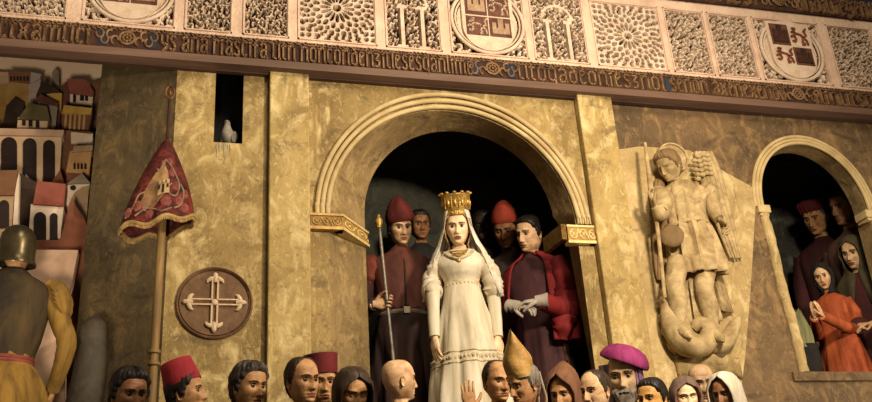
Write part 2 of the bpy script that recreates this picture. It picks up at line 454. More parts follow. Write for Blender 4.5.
    def hood(s, name, mat, rows, opening, n=56, thick=.01, fold=0, nf=9, parent=None, ph=0):
        """drape around the head and down to the shoulders, open in front. rows: (z, off or (w,f,b)); opening: [(z, half angle deg)]"""
        out = []
        oz = sorted(opening)
        for row in rows:
            z, d = row[0], row[1]
            a0 = math.radians(np.interp(z, [q[0] for q in oz], [q[1] for q in oz]))
            phi = np.linspace(a0, 2 * PI - a0, n)
            if np.isscalar(d):
                zz = min(z, .100); x, y = base_ring(max(zz, -.3), d, phi)
                if z > .1:
                    q = math.sqrt(max(0, 1 - ((z - .1) / (rows[0][0] - .1 + 1e-6)) ** 2)) * .98 + .02; x = x * q; y = y * q
            else:
                w, f, b = d; x = w * np.sin(phi); y = np.where(np.cos(phi) > 0, -f, -b) * np.cos(phi) + (row[2] if len(row) > 2 else 0)
            fl = fold * sstep(.08, -.2, z) * np.sin(nf * phi + ph + 6 * z)
            out.append(np.stack([x * (1 + fl), y * (1 + fl), np.full(n, z)], -1))
        G = np.array(out); mb = MB(); mb.grid(s.blend(G), False)
        return solid(mb.build(name, mat, parent or s.root, angle=70), thick)
    def hat(s, name, mat, prof, c=(0, .008, 0), sq=(1, 1.2), tilt=(0, 0), n=36, parent=None, wob=0, cap=True):
        mb = MB(); R = Rx(math.radians(tilt[0])) @ Ry(math.radians(tilt[1]))
        mb.lathe(prof, (0, 0, 0), n, sq, 0, False, cap)
        v = mb.verts()
        if wob:
            a = np.arctan2(v[:, 0], -v[:, 1]); v = v * (1 + wob * np.sin(5 * a + 30 * v[:, 2]))[:, None] if False else v + np.stack([v[:, 0] * wob * np.sin(5 * a + 1), v[:, 1] * wob * np.sin(5 * a + 1), 0 * a], -1)
        mb.v = [s.hx(v @ R.T + np.array(c))]
        mb.f = [f[::-1] for f in mb.f]
        return mb.build(name, mat, parent or s.root, angle=50)
    def robe(s, name, mat, rows=None, hem=(.3, .24, .24), fold=.05, nf=11, parent=None, n=72, lo=None, ph=0., start=-.45, yoff=0, open_=0):
        rows = list(rows or DEF_ROBE)
        zs = [r[0] for r in rows]; A = np.array(rows)
        zb = -(s.hh - .2) / s.zk - .2 + .004 if lo is None else lo
        if hem: A = np.vstack([A, [zb, *hem]])
        o = A[::-1]; zz = np.concatenate([np.linspace(A[0, 0], -.3, 12, endpoint=False), np.linspace(-.3, zb, 34)]) if zb < -.35 else np.linspace(A[0, 0], zb, 24)
        s.last = (o, fold, nf, ph, start, yoff)
        t = np.linspace(open_, 2 * PI - open_, n, endpoint=bool(open_)); out = []
        for z in zz:
            w, f, b = [pchip(z, o[:, 0], o[:, k]) for k in (1, 2, 3)]
            am = fold * sstep(start, start - .5, z)
            fl = 1 + am * (np.sin(nf * t + ph + 1.5 * np.sin(z * 3)) + .5 * np.sin((nf * 2 + 1) * t + z * 4))
            fl += .012 * np.sin(5 * t + 17 * z)
            out.append(np.stack([w * np.sin(t) * fl, np.where(np.cos(t) > 0, -f, -b) * np.cos(t) * fl + yoff, np.full(n, z)], -1))
        mb = MB(); mb.grid(s.bx(np.array(out)), not open_)
        return solid(mb.build(name, mat, parent or s.root, angle=70), .008)
    def robe_at(s, z, t, off=0):
        o, fold, nf, ph, start, yoff = s.last
        w, f, b = [pchip(z, o[:, 0], o[:, k]) for k in (1, 2, 3)]
        am = fold * sstep(start, start - .5, z); fl = 1 + am * (np.sin(nf * t + ph + 1.5 * np.sin(z * 3)) + .5 * np.sin((nf * 2 + 1) * t + z * 4)) + .012 * np.sin(5 * t + 17 * z)
        return np.array([(w * fl + off) * math.sin(t), -((f if math.cos(t) > 0 else b) * fl + off) * math.cos(t) + yoff, z])
    def sleeve(s, name, mat, pts, rad, parent=None, fold=.05, n=16, flat=1.0):
        mb = MB(); mb.tube(s.bx(np.array(pts)), rad, n, 0, 6, flat, fold)
        return mb.build(name, mat, parent or s.root, angle=70)
    def simple_arms(s, mat, robe):
        for sg in (-1, 1):
            pts = [(sg * .165, .005, -.275), (sg * .215, .03, -.42), (sg * .235, .03, -.58), (sg * .22, -.03, -.80)]
            s.arm(sg, pts, palm=(-sg, 0, 0))
            s.sleeve('sleeve', mat, pts, [.07, .066, .06, .052], robe)

SHORT = [(0, .078), (30, .074), (48, .06), (58, .035), (68, .03), (80, -.03), (92, -.035), (100, .012), (112, .0), (120, -.07), (150, -.105), (180, -.11)]
RECEDE = [(0, .112), (20, .110), (35, .1), (55, .075), (66, .03), (80, -.025), (92, -.03), (100, .012), (112, .0), (120, -.07), (150, -.105), (180, -.11)]
TONS = [(0, .2), (60, .2), (70, .05), (82, -.01), (95, -.02), (102, .02), (112, .0), (122, -.06), (150, -.09), (180, -.1)]
FLOOR_C = 1.30      # ledge on which the crowd stands
FLOOR_Q = 2.0     # raised step under the arch
FLOOR_N = 2.45      # floor inside the small niche

exec_order = []
# ================================================================== THE SETTING
def face_with_holes(name, outer, holes, y, mat, thick=.0):
    bm = bmesh.new()
    for loop in [outer] + holes:
        vs = [bm.verts.new((p[0], y, p[1])) for p in loop]
        for i in range(len(vs)): bm.edges.new((vs[i], vs[(i + 1) % len(vs)]))
    bmesh.ops.triangle_fill(bm, use_beauty=True, use_dissolve=False, edges=bm.edges[:])
    bmesh.ops.recalc_face_normals(bm, faces=bm.faces[:])
    for f in bm.faces:
        if f.normal.y > 0: f.normal_flip()
    me = bpy.data.meshes.new(name); bm.to_mesh(me); bm.free(); me.materials.append(mat)
    o = bpy.data.objects.new(name, me); C.objects.link(o)
    return tag(o, kind='structure')

def arc(cx, cz, rx, rz, a0, a1, n):
    return [(cx + rx * math.cos(a), cz + rz * math.sin(a)) for a in np.linspace(a0, a1, n)]

ZT = 4.56            # top of the painted wall, hidden behind the wooden ledge
XR = 6.2
# main arch: front opening and the smaller, splayed-back inner opening
A_F = (1.383, 3.605, .690, .672); A_D = (1.476, 3.70, .556, .562); Y_D = .2
front = [(A_F[0] - A_F[2], FLOOR_Q)] + arc(*A_F, PI, 0, 49) + [(A_F[0] + A_F[2], FLOOR_Q)]
deep = [(A_D[0] - A_D[2], FLOOR_Q)] + arc(*A_D, PI, .0, 49)[:-1] + [(2.10, 3.62), (2.19, FLOOR_Q)]
# narrow slot of a window high on the left
sl0 = P(213.5, 142); sl1 = P(240, 140); slot = [(sl0[0], sl0[2]), (sl0[0], ZT - .02), (sl1[0] + .012, ZT - .02), (sl1[0] + .012, sl0[2])]
XL = -.106           # corner where the dark left wall turns back
XP2 = 2.41           # right side of the second pilaster
def rect(x0, x1, z0, z1): return [(x0, z0), (x1, z0), (x1, z1), (x0, z1)]
left_part = rect(XL, .42, FLOOR_Q, ZT)
face_with_holes('wall_back', [(XL, .0), (XL, ZT), (XP2, ZT), (XP2, .0)], [front, slot], 0.0, M_wall)
# right part of the wall with the small arched niche
N_F = (3.672, 3.80, .372, .43); N_SILL = 2.775
nfront = [(3.355, N_SILL)] + arc(*N_F, PI, 0, 37) + [(N_F[0] + N_F[2], N_SILL)]
YR = .02
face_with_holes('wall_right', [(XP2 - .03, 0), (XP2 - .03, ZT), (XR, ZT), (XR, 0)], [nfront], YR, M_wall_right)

def reveal(name, a, b, ya, yb, mat, kind='structure', closed=False):
    mb = MB(); mb.grid(np.array([[(p[0], ya, p[1]) for p in a], [(p[0], yb, p[1]) for p in b]]), closed)
    o = mb.build(name, mat); tag(o, kind=kind); return o
reveal('trim_1', front, deep, 0, Y_D, M_reveal)
reveal('trim_2', slot, slot, 0, .25, paint('slot_dark', '#0e0c0a', '#1a1713'), closed=True)
mb = MB(); mb.prism(slot, .24, .26); struct('wall_slot', mb, paint('slot_dark', '#0e0c0a'))
reveal('trim_3', nfront, [(N_F[0] + (p[0] - N_F[0]) * .97 + .01, p[1] - .0) for p in nfront], YR, .14, M_reveal)

# dark interior behind the arch
def room(name, x0, x1, y0, y1, z0, z1, mat, hole):
    mb = MB()
    mb.add([(x0, y0, z0), (x0, y1, z0), (x0, y1, z1), (x0, y0, z1)], [(0, 1, 2, 3)])
    mb.add([(x1, y0, z0), (x1, y1, z0), (x1, y1, z1), (x1, y0, z1)], [(0, 1, 2, 3)])
    mb.add([(x0, y0, z1), (x1, y0, z1), (x1, y1, z1), (x0, y1, z1)], [(0, 1, 2, 3)])
    mb.add([(x0, y1, z0), (x1, y1, z0), (x1, y1, z1), (x0, y1, z1)], [(0, 1, 2, 3)])
    tag(mb.build(name, mat, smooth=False), kind='structure')
    face_with_holes(name + '_front', rect(x0, x1, z0, z1), [hole], y0, mat)
    mb = MB(); mb.box((x0, y0, z0 - .03), (x1, y1, z0)); struct(name.replace('wall', 'floor'), mb, M_floor)
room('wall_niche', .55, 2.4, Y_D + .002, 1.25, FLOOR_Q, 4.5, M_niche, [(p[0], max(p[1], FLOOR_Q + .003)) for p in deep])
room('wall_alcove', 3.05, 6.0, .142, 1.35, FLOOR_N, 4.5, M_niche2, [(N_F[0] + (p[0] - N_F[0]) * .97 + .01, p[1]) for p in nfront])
# sill of the small niche
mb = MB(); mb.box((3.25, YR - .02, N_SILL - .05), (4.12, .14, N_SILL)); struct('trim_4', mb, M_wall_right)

# left wall, angled back and coloured dark to stand for shade, and the painted sky past its end
YE = .2
pe = P(103, 57, YE); XE = pe[0]
mb = MB(); k = 14
mb.grid(np.array([[(XL + (XE - XL) * t, YE * t, z) for t in np.linspace(0, 1, k)] for z in (0, ZT)]), False)
mb.add([(XE, YE, 0), (XE, YE + .1, 0), (XE, YE + .1, ZT), (XE, YE, ZT)], [(0, 1, 2, 3)])
struct('wall_left', mb, M_wall_shade)
mb = MB(); mb.box((-3.2, 1.3, 0), (0.6, 1.33, 5.6)); struct('wall_sky', mb, paint('painted_sky', '#cdb191', '#dfc6a6', '#d3b594', scale=2.2, rough=.8, stretch=(.6, 1, 1.5)))
# stage: raised step along the wall, ledge for the crowd, hall floor
mb = MB(); mb.box((-3.2, -.5, 0), (XR, .0, FLOOR_Q - .002)); struct('floor_step', mb, M_floor)
mb = MB(); mb.box((-3.2, .0, FLOOR_Q - .06), (XL - .005, 1.3, FLOOR_Q - .002)); struct('floor_landing', mb, M_floor)
mb = MB(); mb.box((-3.2, -1.35, 0), (XR, -.5, FLOOR_C - .002)); struct('floor_ledge', mb, M_floor)
mb = MB(); mb.box((-4, -8, -.05), (7, 1.8, 0)); struct('floor', mb, paint('hall_floor', '#4a3a2a', '#5c4936', scale=2))

# ---- pilasters
def pilaster(x0, x1, yf, label):
    t = thing('pilaster', label, 'pilaster', (x0 * .5 + x1 * .5, 0, FLOOR_Q))
    mb = MB(); mb.box((x0, yf, FLOOR_Q), (x1, -.001, ZT)); o = mb.build('shaft', M_pil, t, False, t.location)
    b = o.modifiers.new('soft edge', 'BEVEL'); b.width = .008; b.segments = 2
    return t
pilaster(P(270, 75, -.05)[0], P(309, 76, -.05)[0], -.05, 'plain gold plaster pilaster left of the large arch')
pilaster(P(578, 101, -.06)[0], P(615, 120, -.06)[0], -.06, 'plain gold plaster pilaster right of the large arch')

# ---- arch mouldings: three rolls round the big arch, two round the small one
def rolls(t, cx, cz, rx0, rz0, rx1, rz1, n, y, mat, z_bottom, name='roll_moulding'):
    for k in range(n):
        f = (k + .5) / n; w = (rx0 - rx1) / n * .5
        pts = [(cx + (rx0 + (rx1 - rx0) * f) * math.cos(a), y, cz + (rz0 + (rz1 - rz0) * f) * math.sin(a)) for a in np.linspace(PI, 0, 61)]
        pts = [(pts[0][0], y, z_bottom)] + pts + [(pts[-1][0], y, z_bottom)]
        mb = MB(); mb.tube(pts, w * .97, 12, 0, 0, 1.0, 0, (0, 1, 0)); mb.build(name, mat, t, True, t.location, 70)
t = thing('arch', 'large round arch of three gold roll mouldings around the dark recess', 'arch', (A_F[0], 0, 3.6))
rolls(t, A_F[0] + .004, 3.6, .772, .795, .688, .672, 3, -.016, M_arch, 3.66)
t = thing('arch', 'small round arch of thin pale mouldings at the right edge', 'arch', (N_F[0], 0, 3.8))
rolls(t, N_F[0], N_F[1], .430, .488, .364, .422, 3, YR - .012, M_arch, 3.775, 'roll_moulding')

# ---- carved capitals (imposts) of the arches
def scroll_relief(mb, x0, x1, z0, z1, y, n, R=None, mi=1):
    """a running vine: alternating rings and leaves"""
    w = (x1 - x0) / n; h = z1 - z0
    for k in range(n):
        cx = x0 + (k + .5) * w; cz = (z0 + z1) / 2; s = 1 if k % 2 else -1
        mb.tube([(cx + math.cos(a) * w * .36, y, cz + s * math.sin(a) * h * .36) for a in np.linspace(-.4, 4.9, 12)], h * .07, 6, mi)
        mb.ball((cx, y, cz), (h * .13, h * .1, h * .13), 8, 6, mi)
        for a in (.8, 2.3, 3.9): mb.ball((cx + math.cos(a) * w * .2, y, cz + s * math.sin(a) * h * .2), (h * .1, h * .06, h * .06), 6, 5, mi)
        mb.ball((cx + w * .5, y, cz - s * h * .25), (h * .08, h * .07, h * .2), 6, 5, mi)
def capital(label, x0, x1, z0, z1, yf, chamfer, dark, n):
    """block across the pilaster face, then a canted block that follows the splay of the reveal"""
    t = thing('capital', label, 'capital', ((x0 + x1) / 2, yf, z0))
    for (a, b, front_face) in (((x0, yf), (x1, yf), True), ((x1, yf), chamfer, False)):
        L = math.hypot(b[0] - a[0], b[1] - a[1]); ang = math.atan2(b[1] - a[1], b[0] - a[0])
        mb = MB(); m = [M_goldd, M_gold] if (front_face == dark) else [M_gold, M_goldd]
        m = [M_goldd, paint('capital_carving', '#93703a', '#c2a056', scale=25, rough=.5, metal=.2)] if front_face == dark else [paint('capital_pale', '#8e6f38', '#b08e4c', scale=25, rough=.5, metal=.2), paint('capital_carving_pale', '#c9ab66', '#e4cd90', scale=25, rough=.5, metal=.2)]
        mb.box((0, 0, z0), (L, .05, z1), 0); mb.box((-.004, -.008, z0 - .012), (L + .004, .05, z0 + .004), 1); mb.box((-.004, -.006, z1 - .006), (L + .004, .05, z1 + .006), 1)
        scroll_relief(mb, .004, L - .004, z0 + .008, z1 - .01, -.002, n if front_face else max(2, int(n * .8)))
        v = mb.verts(); Rm = Rz(ang); v = v @ Rm.T + np.array([a[0], a[1], 0]); mb.v = [v]
        mb.build('carved_block', m, t, True, t.location, 50)
c0 = P(310.5, 214, -.03); c1 = P(342.5, 214, -.03)
capital('carved gilt capital at the left foot of the large arch', c0[0], c1[0], P(342, 228, -.03)[2], c0[2], -.03, (A_D[0] - A_D[2] + .012, Y_D - .01), True, 3)
c2 = P(567, 226, -.03); c3 = P(597, 228, -.03)
t0 = capital('carved gilt capital at the right foot of the large arch', c2[0], c3[0], P(570, 241, -.03)[2], P(570, 226, -.03)[2], -.03, (c3[0] + .002, -.001), False, 3)
# inner, darker return of the right capital running back into the recess
mb = MB(); t = thing('capital', 'dim carved capital band just inside the right jamb of the large arch', 'capital', (c2[0], .1, c2[2] - .08))
L_ = .22; mb.box((0, 0, P(570, 241)[2]), (L_, .03, P(570, 226)[2]), 0); scroll_relief(mb, .004, L_ - .004, P(570, 241)[2] + .006, P(570, 226)[2] - .008, -.002, 4)
v = mb.verts() @ Rz(math.radians(97)).T + np.array([c2[0] - .004, -.02, 0]); mb.v = [v]
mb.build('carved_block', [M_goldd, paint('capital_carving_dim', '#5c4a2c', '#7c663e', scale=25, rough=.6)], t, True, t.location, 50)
# small niche: plain imposts and jamb shaft
for (px0, px1, lab) in ((758, 770, 'small plain impost block at the left foot of the small arch'), (865, 880, 'small plain impost block at the right foot of the small arch')):
    a = P(px0, 204 if px0 < 800 else 209, YR - .03); b = P(px1, 204 if px0 < 800 else 209, YR - .03)
    t = thing('impost', lab, 'capital', (a[0], YR, a[2]))
    mb = MB(); mb.box((a[0], YR - .03, a[2] - .05), (b[0], .1, a[2])); mb.box((a[0] + .012, YR - .02, a[2] - .068), (b[0] - .01, .1, a[2] - .05))
    o = mb.build('block', M_arch, t, False, t.location); bv = o.modifiers.new('b', 'BEVEL'); bv.width = .006; bv.segments = 2
t = thing('jamb_shaft', 'pale worn stone shaft under the left impost of the small arch', 'shaft', (3.30, 0, N_SILL))
mb = MB(); zz = np.linspace(N_SILL, 3.74, 24)
mb.tube([(3.302 + .035 * (3.74 - z) / .96 + .004 * math.sin(z * 11), YR + .004, z) for z in zz], [.030 + .002 * math.sin(z * 37) + .002 * math.sin(z * 71) for z in zz], 10)
mb.build('shaft', M_slab, t, True, t.location)

# ---- lit part of the wall behind the relief, shaped as a paler slab
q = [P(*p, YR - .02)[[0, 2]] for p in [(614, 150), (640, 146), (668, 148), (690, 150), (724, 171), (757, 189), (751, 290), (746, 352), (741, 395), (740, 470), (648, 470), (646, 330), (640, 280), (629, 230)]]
t = thing('lit_wall_slab', 'pale slab standing for the lit part of the wall behind the stone angel', 'slab', (2.8, 0, 3))
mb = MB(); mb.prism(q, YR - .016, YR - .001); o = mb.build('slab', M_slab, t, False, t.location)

# ---- round medallion with a cross
mc = P(214.5, 303); RM = .182
t = thing('medallion', 'round brown medallion with a pale flowered cross on the gold wall', 'medallion', (mc[0], 0, mc[2]))
M_disc = paint('medallion_brown', '#5a4029', '#785a3e', scale=9, bump=.3); M_cross = paint('pale_cross', '#b89d78', '#d4bc98', scale=14, bump=.2)
def flat_ring(mb, prof, n=64):
    mb.grid(np.array([[(r * math.cos(a), y, r * math.sin(a)) for a in np.linspace(0, 2 * PI, n, endpoint=False)] for r, y in prof]), True, 0, False, False)
mb = MB(); flat_ring(mb, [(.001, -.006), (.08, -.006), (RM * .93, -.006), (RM * .93, 0)]); mb.build('disc', M_disc, t)
mb = MB(); flat_ring(mb, [(RM * .9, -.006), (RM * .91, -.014), (RM * .925, -.006), (RM * .95, -.012), (RM * .97, -.016), (RM, -.012), (RM * 1.01, 0)]); mb.build('rim', M_disc, t)
mb = MB()
for k in range(4):
    R2 = Ry(k * PI / 2); e = MB(); l = RM * .70
    for sx in (-1, 1):
        e.stroke([(sx * .013, .014), (sx * .013, l * .9)], .012, -.02, -.005)
        e.tube([(sx * .004, -.012, l * .98), (sx * .02, -.013, l * .93), (sx * .034, -.012, l * .86), (sx * .038, -.01, l * .78)], [.010, .012, .009, .004], 8, 0, 3)
    e.tube([(0, -.012, l * .8), (0, -.014, l * .98), (0, -.012, l * 1.12), (0, -.01, l * 1.2)], [.009, .014, .012, .003], 8, 0, 3)
    mb.add(e.verts() @ R2.T, e.f)
mb.build('cross', M_cross, t)
mb = MB(); mb.ball((0, -.012, 0), (.017, .012, .017), 14, 8); mb.build('boss', M_cross, t)

# ---- frieze -------------------------------------------------------------------------------------------
YF = -.075
def fz(px, py): return P(px, py, YF)
z_in0 = (fz(0, 38)[2] + fz(872, 113)[2]) / 2      # lower edge of the inscription
z_in1 = (fz(0, 16)[2] + fz(872, 93)[2]) / 2       # upper edge
z_p0 = fz(640, 67.5)[2]; z_p1 = fz(625, 5.5)[2]     # lower and upper edge of the panels
z_t0 = fz(760, 10)[2]; z_t1 = z_t0 + .145
z_led = fz(872, 119.5)[2]
FX0, FX1 = -2.6, XR
edges = []
for a, b in (((0, 0), (65, 7)), ((85, 10), (173, 19)), ((187, 20), (230, 24)), ((245, 25), (287, 29)), ((300, 31), (375, 40)), ((388, 41), (440, 46)), ((453, 47), (527, 56)),
             ((537, 57), (588, 62)), ((600, 64), (667, 70)), ((676, 71), (714, 76)), ((721, 76), (759, 79)), ((767, 81), (832, 87)), ((843, 87), (886, 92))):
    edges.append((fz(*a)[0], fz(*b)[0]))
edges[0] = (edges[0][1] - .42, edges[0][1])
edges = [(edges[0][0] - .40 - .28, edges[0][0] - .40), (edges[0][0] - .33, edges[0][0] - .07)] + edges + [(edges[-1][1] + .07, edges[-1][1] + .32)]
kinds = ['leaf', 'leaf', 'leaf', 'arms', 'leaf', 'leaf', 'star', 'arcade', 'arms', 'arcade', 'star', 'leaf', 'leaf', 'arms', 'leaf', 'leaf']
# the plain raised borders between the panels
mb = MB()
xs = [FX0] + [x for e in edges for x in e] + [FX1]
for i in range(0, len(xs), 2): mb.box((xs[i], YF, z_in1), (xs[i + 1], YF + .06, z_t0))
for e in edges:
    mb.box((e[0], YF, z_in1), (e[1], YF + .06, z_p0)); mb.box((e[0], YF, z_p1), (e[1], YF + .06, z_t0))
    w = .007
    for (a, b) in (((e[0] - .012, z_p0 - .012), (e[1] + .012, z_p0 - .012 + w)), ((e[0] - .012, z_p1 + .012 - w), (e[1] + .012, z_p1 + .012)),
                   ((e[0] - .012, z_p0 - .012), (e[0] - .012 + w, z_p1 + .012)), ((e[1] + .012 - w, z_p0 - .012), (e[1] + .012, z_p1 + .012))):
        mb.box((a[0], YF - .008, a[1]), (b[0], YF + .002, b[1]))
o = struct('trim_5', mb, M_fri)
mb = MB(); mb.box((FX0, YF + .06, z_in0 - .02), (FX1, .04, z_t1 + .9)); struct('wall_upper', mb, paint('blue_black_wall', '#171b22', '#232a33', scale=4, rough=.8))

def foliage(u, v, w, h, seed, cell=.045):
    """height field of curling leaves: little spirals round scattered centres"""
    r = np.random.default_rng(seed); pts = []
    nx, nz = max(2, int(w / cell)), max(2, int(h / cell))
    for i in range(-1, nx + 1):
        for j in range(-1, nz + 1): pts.append(((i + .5 + .5 * (j % 2) + (r.random() - .5) * .5) * w / nx, (j + .5 + (r.random() - .5) * .5) * h / nz, r.random() * 6.28, r.choice([-1, 1])))
    pts = np.array(pts)
    dx = u[..., None] - pts[:, 0]; dz = v[..., None] - pts[:, 1]; d = np.hypot(dx, dz); k = d.argmin(-1)
    tk = lambda a: np.take_along_axis(a, k[..., None], -1)[..., 0]
    d0 = tk(d); a = np.arctan2(tk(dz), tk(dx)); ph = pts[k, 2]; sg = pts[k, 3]
    sp = np.cos(d0 / cell * 9.0 - 1.6 * sg * a * 1.25 + ph)
    lobes = np.cos(5 * a + ph + d0 * 90)
    return .62 * sp + .38 * lobes
def star_field(u, v, w, h):
    x = (u - w / 2) / (h / 2); z = (v - h / 2) / (h / 2); r = np.hypot(x, z); a = np.arctan2(z, x); hole = np.full(u.shape, 9.)
    for rc, hr, n, off, hw in ((0, .10, 1, 0, .1), (.30, .13, 16, 0, .036), (.535, .085, 16, .5, .052), (.66, .055, 16, 0, .05), (.775, .075, 16, .5, .062), (.80, .05, 16, 0, .035), (.90, .05, 32, .25, .045),
                               (1.01, .055, 24, 0, .07), (1.13, .055, 32, .5, .055), (1.25, .055, 32, 0, .06), (1.37, .06, 32, .5, .06)):
        if n == 1: q = (r / hr) ** 2
        else:
            t = (a / (2 * PI) * n + off + .5) % 1 - .5
            q = (t * 2 * PI * rc / n / hw) ** 2 + ((r - rc) / hr) ** 2
        hole = np.minimum(hole, q)
    return hole - 1

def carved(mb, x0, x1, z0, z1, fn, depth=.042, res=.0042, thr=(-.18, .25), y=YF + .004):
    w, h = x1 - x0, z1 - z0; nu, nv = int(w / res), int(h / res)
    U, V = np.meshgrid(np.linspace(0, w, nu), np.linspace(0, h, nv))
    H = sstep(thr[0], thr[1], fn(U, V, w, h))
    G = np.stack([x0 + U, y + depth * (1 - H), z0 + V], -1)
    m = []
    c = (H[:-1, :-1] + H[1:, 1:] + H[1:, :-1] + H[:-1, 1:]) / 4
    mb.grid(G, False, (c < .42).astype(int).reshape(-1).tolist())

LION = [[(.30, .30), (.25, .45), (.28, .62), (.40, .60), (.62, .55), (.70, .40)], [(.28, .62), (.2, .72), (.12, .66)], [(.25, .45), (.12, .5), (.06, .42)], [(.30, .30), (.2, .2), (.1, .24)],
        [(.70, .40), (.62, .22), (.72, .1), (.6, .08)], [(.66, .48), (.86, .3), (.9, .1)], [(.70, .44), (.9, .55), (.82, .75), (.95, .88)], [(.28, .62), (.3, .8), (.2, .86), (.36, .84)]]
def arms_parts(t, x0, x1, z0, z1, dark=True):
    """quartered shield: castles on dark ground, lions on pale ground, inside a round wreath"""
    cx, cz = (x0 + x1) / 2, (z0 + z1) / 2 + .0; h = (z1 - z0); R = h * .49
    M_red = paint('worn_red_quarter', '#4a2a1e', '#6c4634', scale=20); M_pale = paint('pale_quarter', '#bfa488', '#d6bfa4', scale=20); M_or = paint('castle_tan', '#8a6c50', '#ae9070', scale=20) if dark else paint('castle_brown', '#2c1a12', '#4a2c1c', scale=20)
    mb = MB()
    sh = lambda f: [(cx + R * f * .72 * x, cz + R * f * zz) for x, zz in ([(-1, .95), (1, .95), (1, -.25)] + [(math.cos(a), -.25 - .7 * math.sin(-a)) for a in np.linspace(0, -PI, 15)[1:-1]] + [(-1, -.25)])]
    mb.prism(sh(1.0), YF - .016, YF + .03); mb.build('shield', M_pale, t, True, t.location)
    mb = MB()
    pts = [(cx + R * 1.0 * math.cos(a), YF - .006, cz + R * 1.0 * math.sin(a)) for a in np.linspace(0, 2 * PI, 49)]
    mb.tube(pts, .011, 10); pts = [(cx + R * .90 * math.cos(a), YF - .004, cz + R * .90 * math.sin(a)) for a in np.linspace(0, 2 * PI, 49)]; mb.tube(pts, .006, 8)
    mb.build('wreath', M_carve, t, True, t.location)
    hw = R * .62; 
    for (qx, qz, kind) in ((-1, 1, 'c'), (1, 1, 'l'), (-1, -1, 'l'), (1, -1, 'c')):
        a = (cx + min(0, qx) * hw + .004 * (qx > 0), cx + max(0, qx) * hw - .004 * (qx < 0)); zc = cz + R * .12
        b = (zc + (.006 if qz > 0 else -R * .62), zc + (R * .74 if qz > 0 else -.006))
        W_, H_ = a[1] - a[0], b[1] - b[0]
        mb = MB()
        if dark and kind == 'l':
            g = MB(); g.box((a[0], YF - .019, b[0]), (a[1], YF - .013, b[1])); g.build('quarter', M_red, t, True, t.location)
        if kind == 'c':
            mb.box((a[0], YF - .02, b[0]), (a[1], YF - .014, b[1])); mb.build('quarter', M_red, t, True, t.location)
            e = MB(); S = lambda x, z: (a[0] + W_ * x, b[0] + H_ * z)
            for (x, w_, z1_) in ((.2, .18, .62), (.5, .24, .86), (.8, .18, .62)):
                e.prism([S(x - w_ / 2, .15), S(x + w_ / 2, .15), S(x + w_ / 2, z1_), S(x - w_ / 2, z1_)], YF - .028, YF - .018)
                for k in (-1, 0, 1): e.prism([S(x + k * w_ * .36 - .03, z1_), S(x + k * w_ * .36 + .03, z1_), S(x + k * w_ * .36 + .03, z1_ + .08), S(x + k * w_ * .36 - .03, z1_ + .08)], YF - .028, YF - .018)
            e.prism([S(.1, .12), S(.9, .12), S(.9, .42), S(.1, .42)], YF - .027, YF - .018)
            e.build('castle', M_or, t, True, t.location)
        else:
            for l in LION: mb.stroke([(a[0] + W_ * x, b[0] + H_ * z) for x, z in l], W_ * .11, YF - .027, YF - .015)
            mb.build('lion', paint('lion_pale', '#a08468', '#c0a488', scale=20) if dark else paint('lion_brown', '#6b3526', '#86503a', scale=20), t, True, t.location)

lab = {'leaf': [], 'arms': []}
names = ['carved leaf panel beyond the left edge, outermost', 'carved leaf panel beyond the left edge, second',
         'carved leaf panel at the far left end of the frieze', 'panel with a round wreathed shield, leftmost of the three shield panels',
         'narrow carved leaf panel just right of the leftmost shield panel', 'narrow carved leaf panel just left of the left star lattice',
         'square pierced star lattice panel above the left side of the large arch', 'leaf panel with two small columns, right of the left star lattice',
         'panel with a round wreathed shield above the crowned woman', 'leaf panel with two small columns, left of the right star lattice',
         'square pierced star lattice panel above the right pilaster', 'narrow carved leaf panel just right of the right star lattice',
         'narrow carved leaf panel just left of the rightmost shield panel', 'panel with a quartered castle and lion shield above the small arch',
         'carved leaf panel at the far right end of the frieze', 'carved leaf panel beyond the right edge']
for i, (e, kd) in enumerate(zip(edges, kinds)):
    t = thing('frieze_panel', 'pale plaster ' + names[i], 'carved panel', ((e[0] + e[1]) / 2, YF, z_p0), 'carved panels of the frieze')
    x0, x1 = e; mb = MB()
    if kd == 'star': carved(mb, x0, x1, z_p0, z_p1, lambda u, v, w, h: star_field(u, v, w, h), depth=.05, thr=(-.18, .12))
    elif kd == 'leaf': carved(mb, x0, x1, z_p0, z_p1, lambda u, v, w, h: foliage(u, v, w, h, 11 + i))
    elif kd == 'arcade':
        def fn(u, v, w, h):
            f = foliage(u, v, w, h, 11 + i, .05)
            for c in (.3, .7):
                d = np.abs(u - w * c); col = (v < h * .62)
                f = np.where(col & (d < .026), np.where(d < .012, 1, -.6), f)
                f = np.where((np.abs(v - h * .62) < .012) & (d < .03), 1, f); f = np.where((v < .02) & (d < .03), 1, f)
            ra = np.hypot((u - w / 2) , (v - h * .66)); f = np.where((v > h * .66) & (np.abs(ra - w * .3) < .010), 1, f)
            return f
        carved(mb, x0, x1, z_p0, z_p1, fn)
    else:
        def fn(u, v, w, h):
            f = foliage(u, v, w, h, 11 + i, .07); r = np.hypot(u - w / 2, v - h / 2); return np.where(r < h * .47, -1 + 2 * (r < h * .42), f)
        carved(mb, x0, x1, z_p0, z_p1, fn)
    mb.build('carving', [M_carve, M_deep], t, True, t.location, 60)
    if kd == 'arms': arms_parts(t, x0, x1, z_p0, z_p1, i != 13)

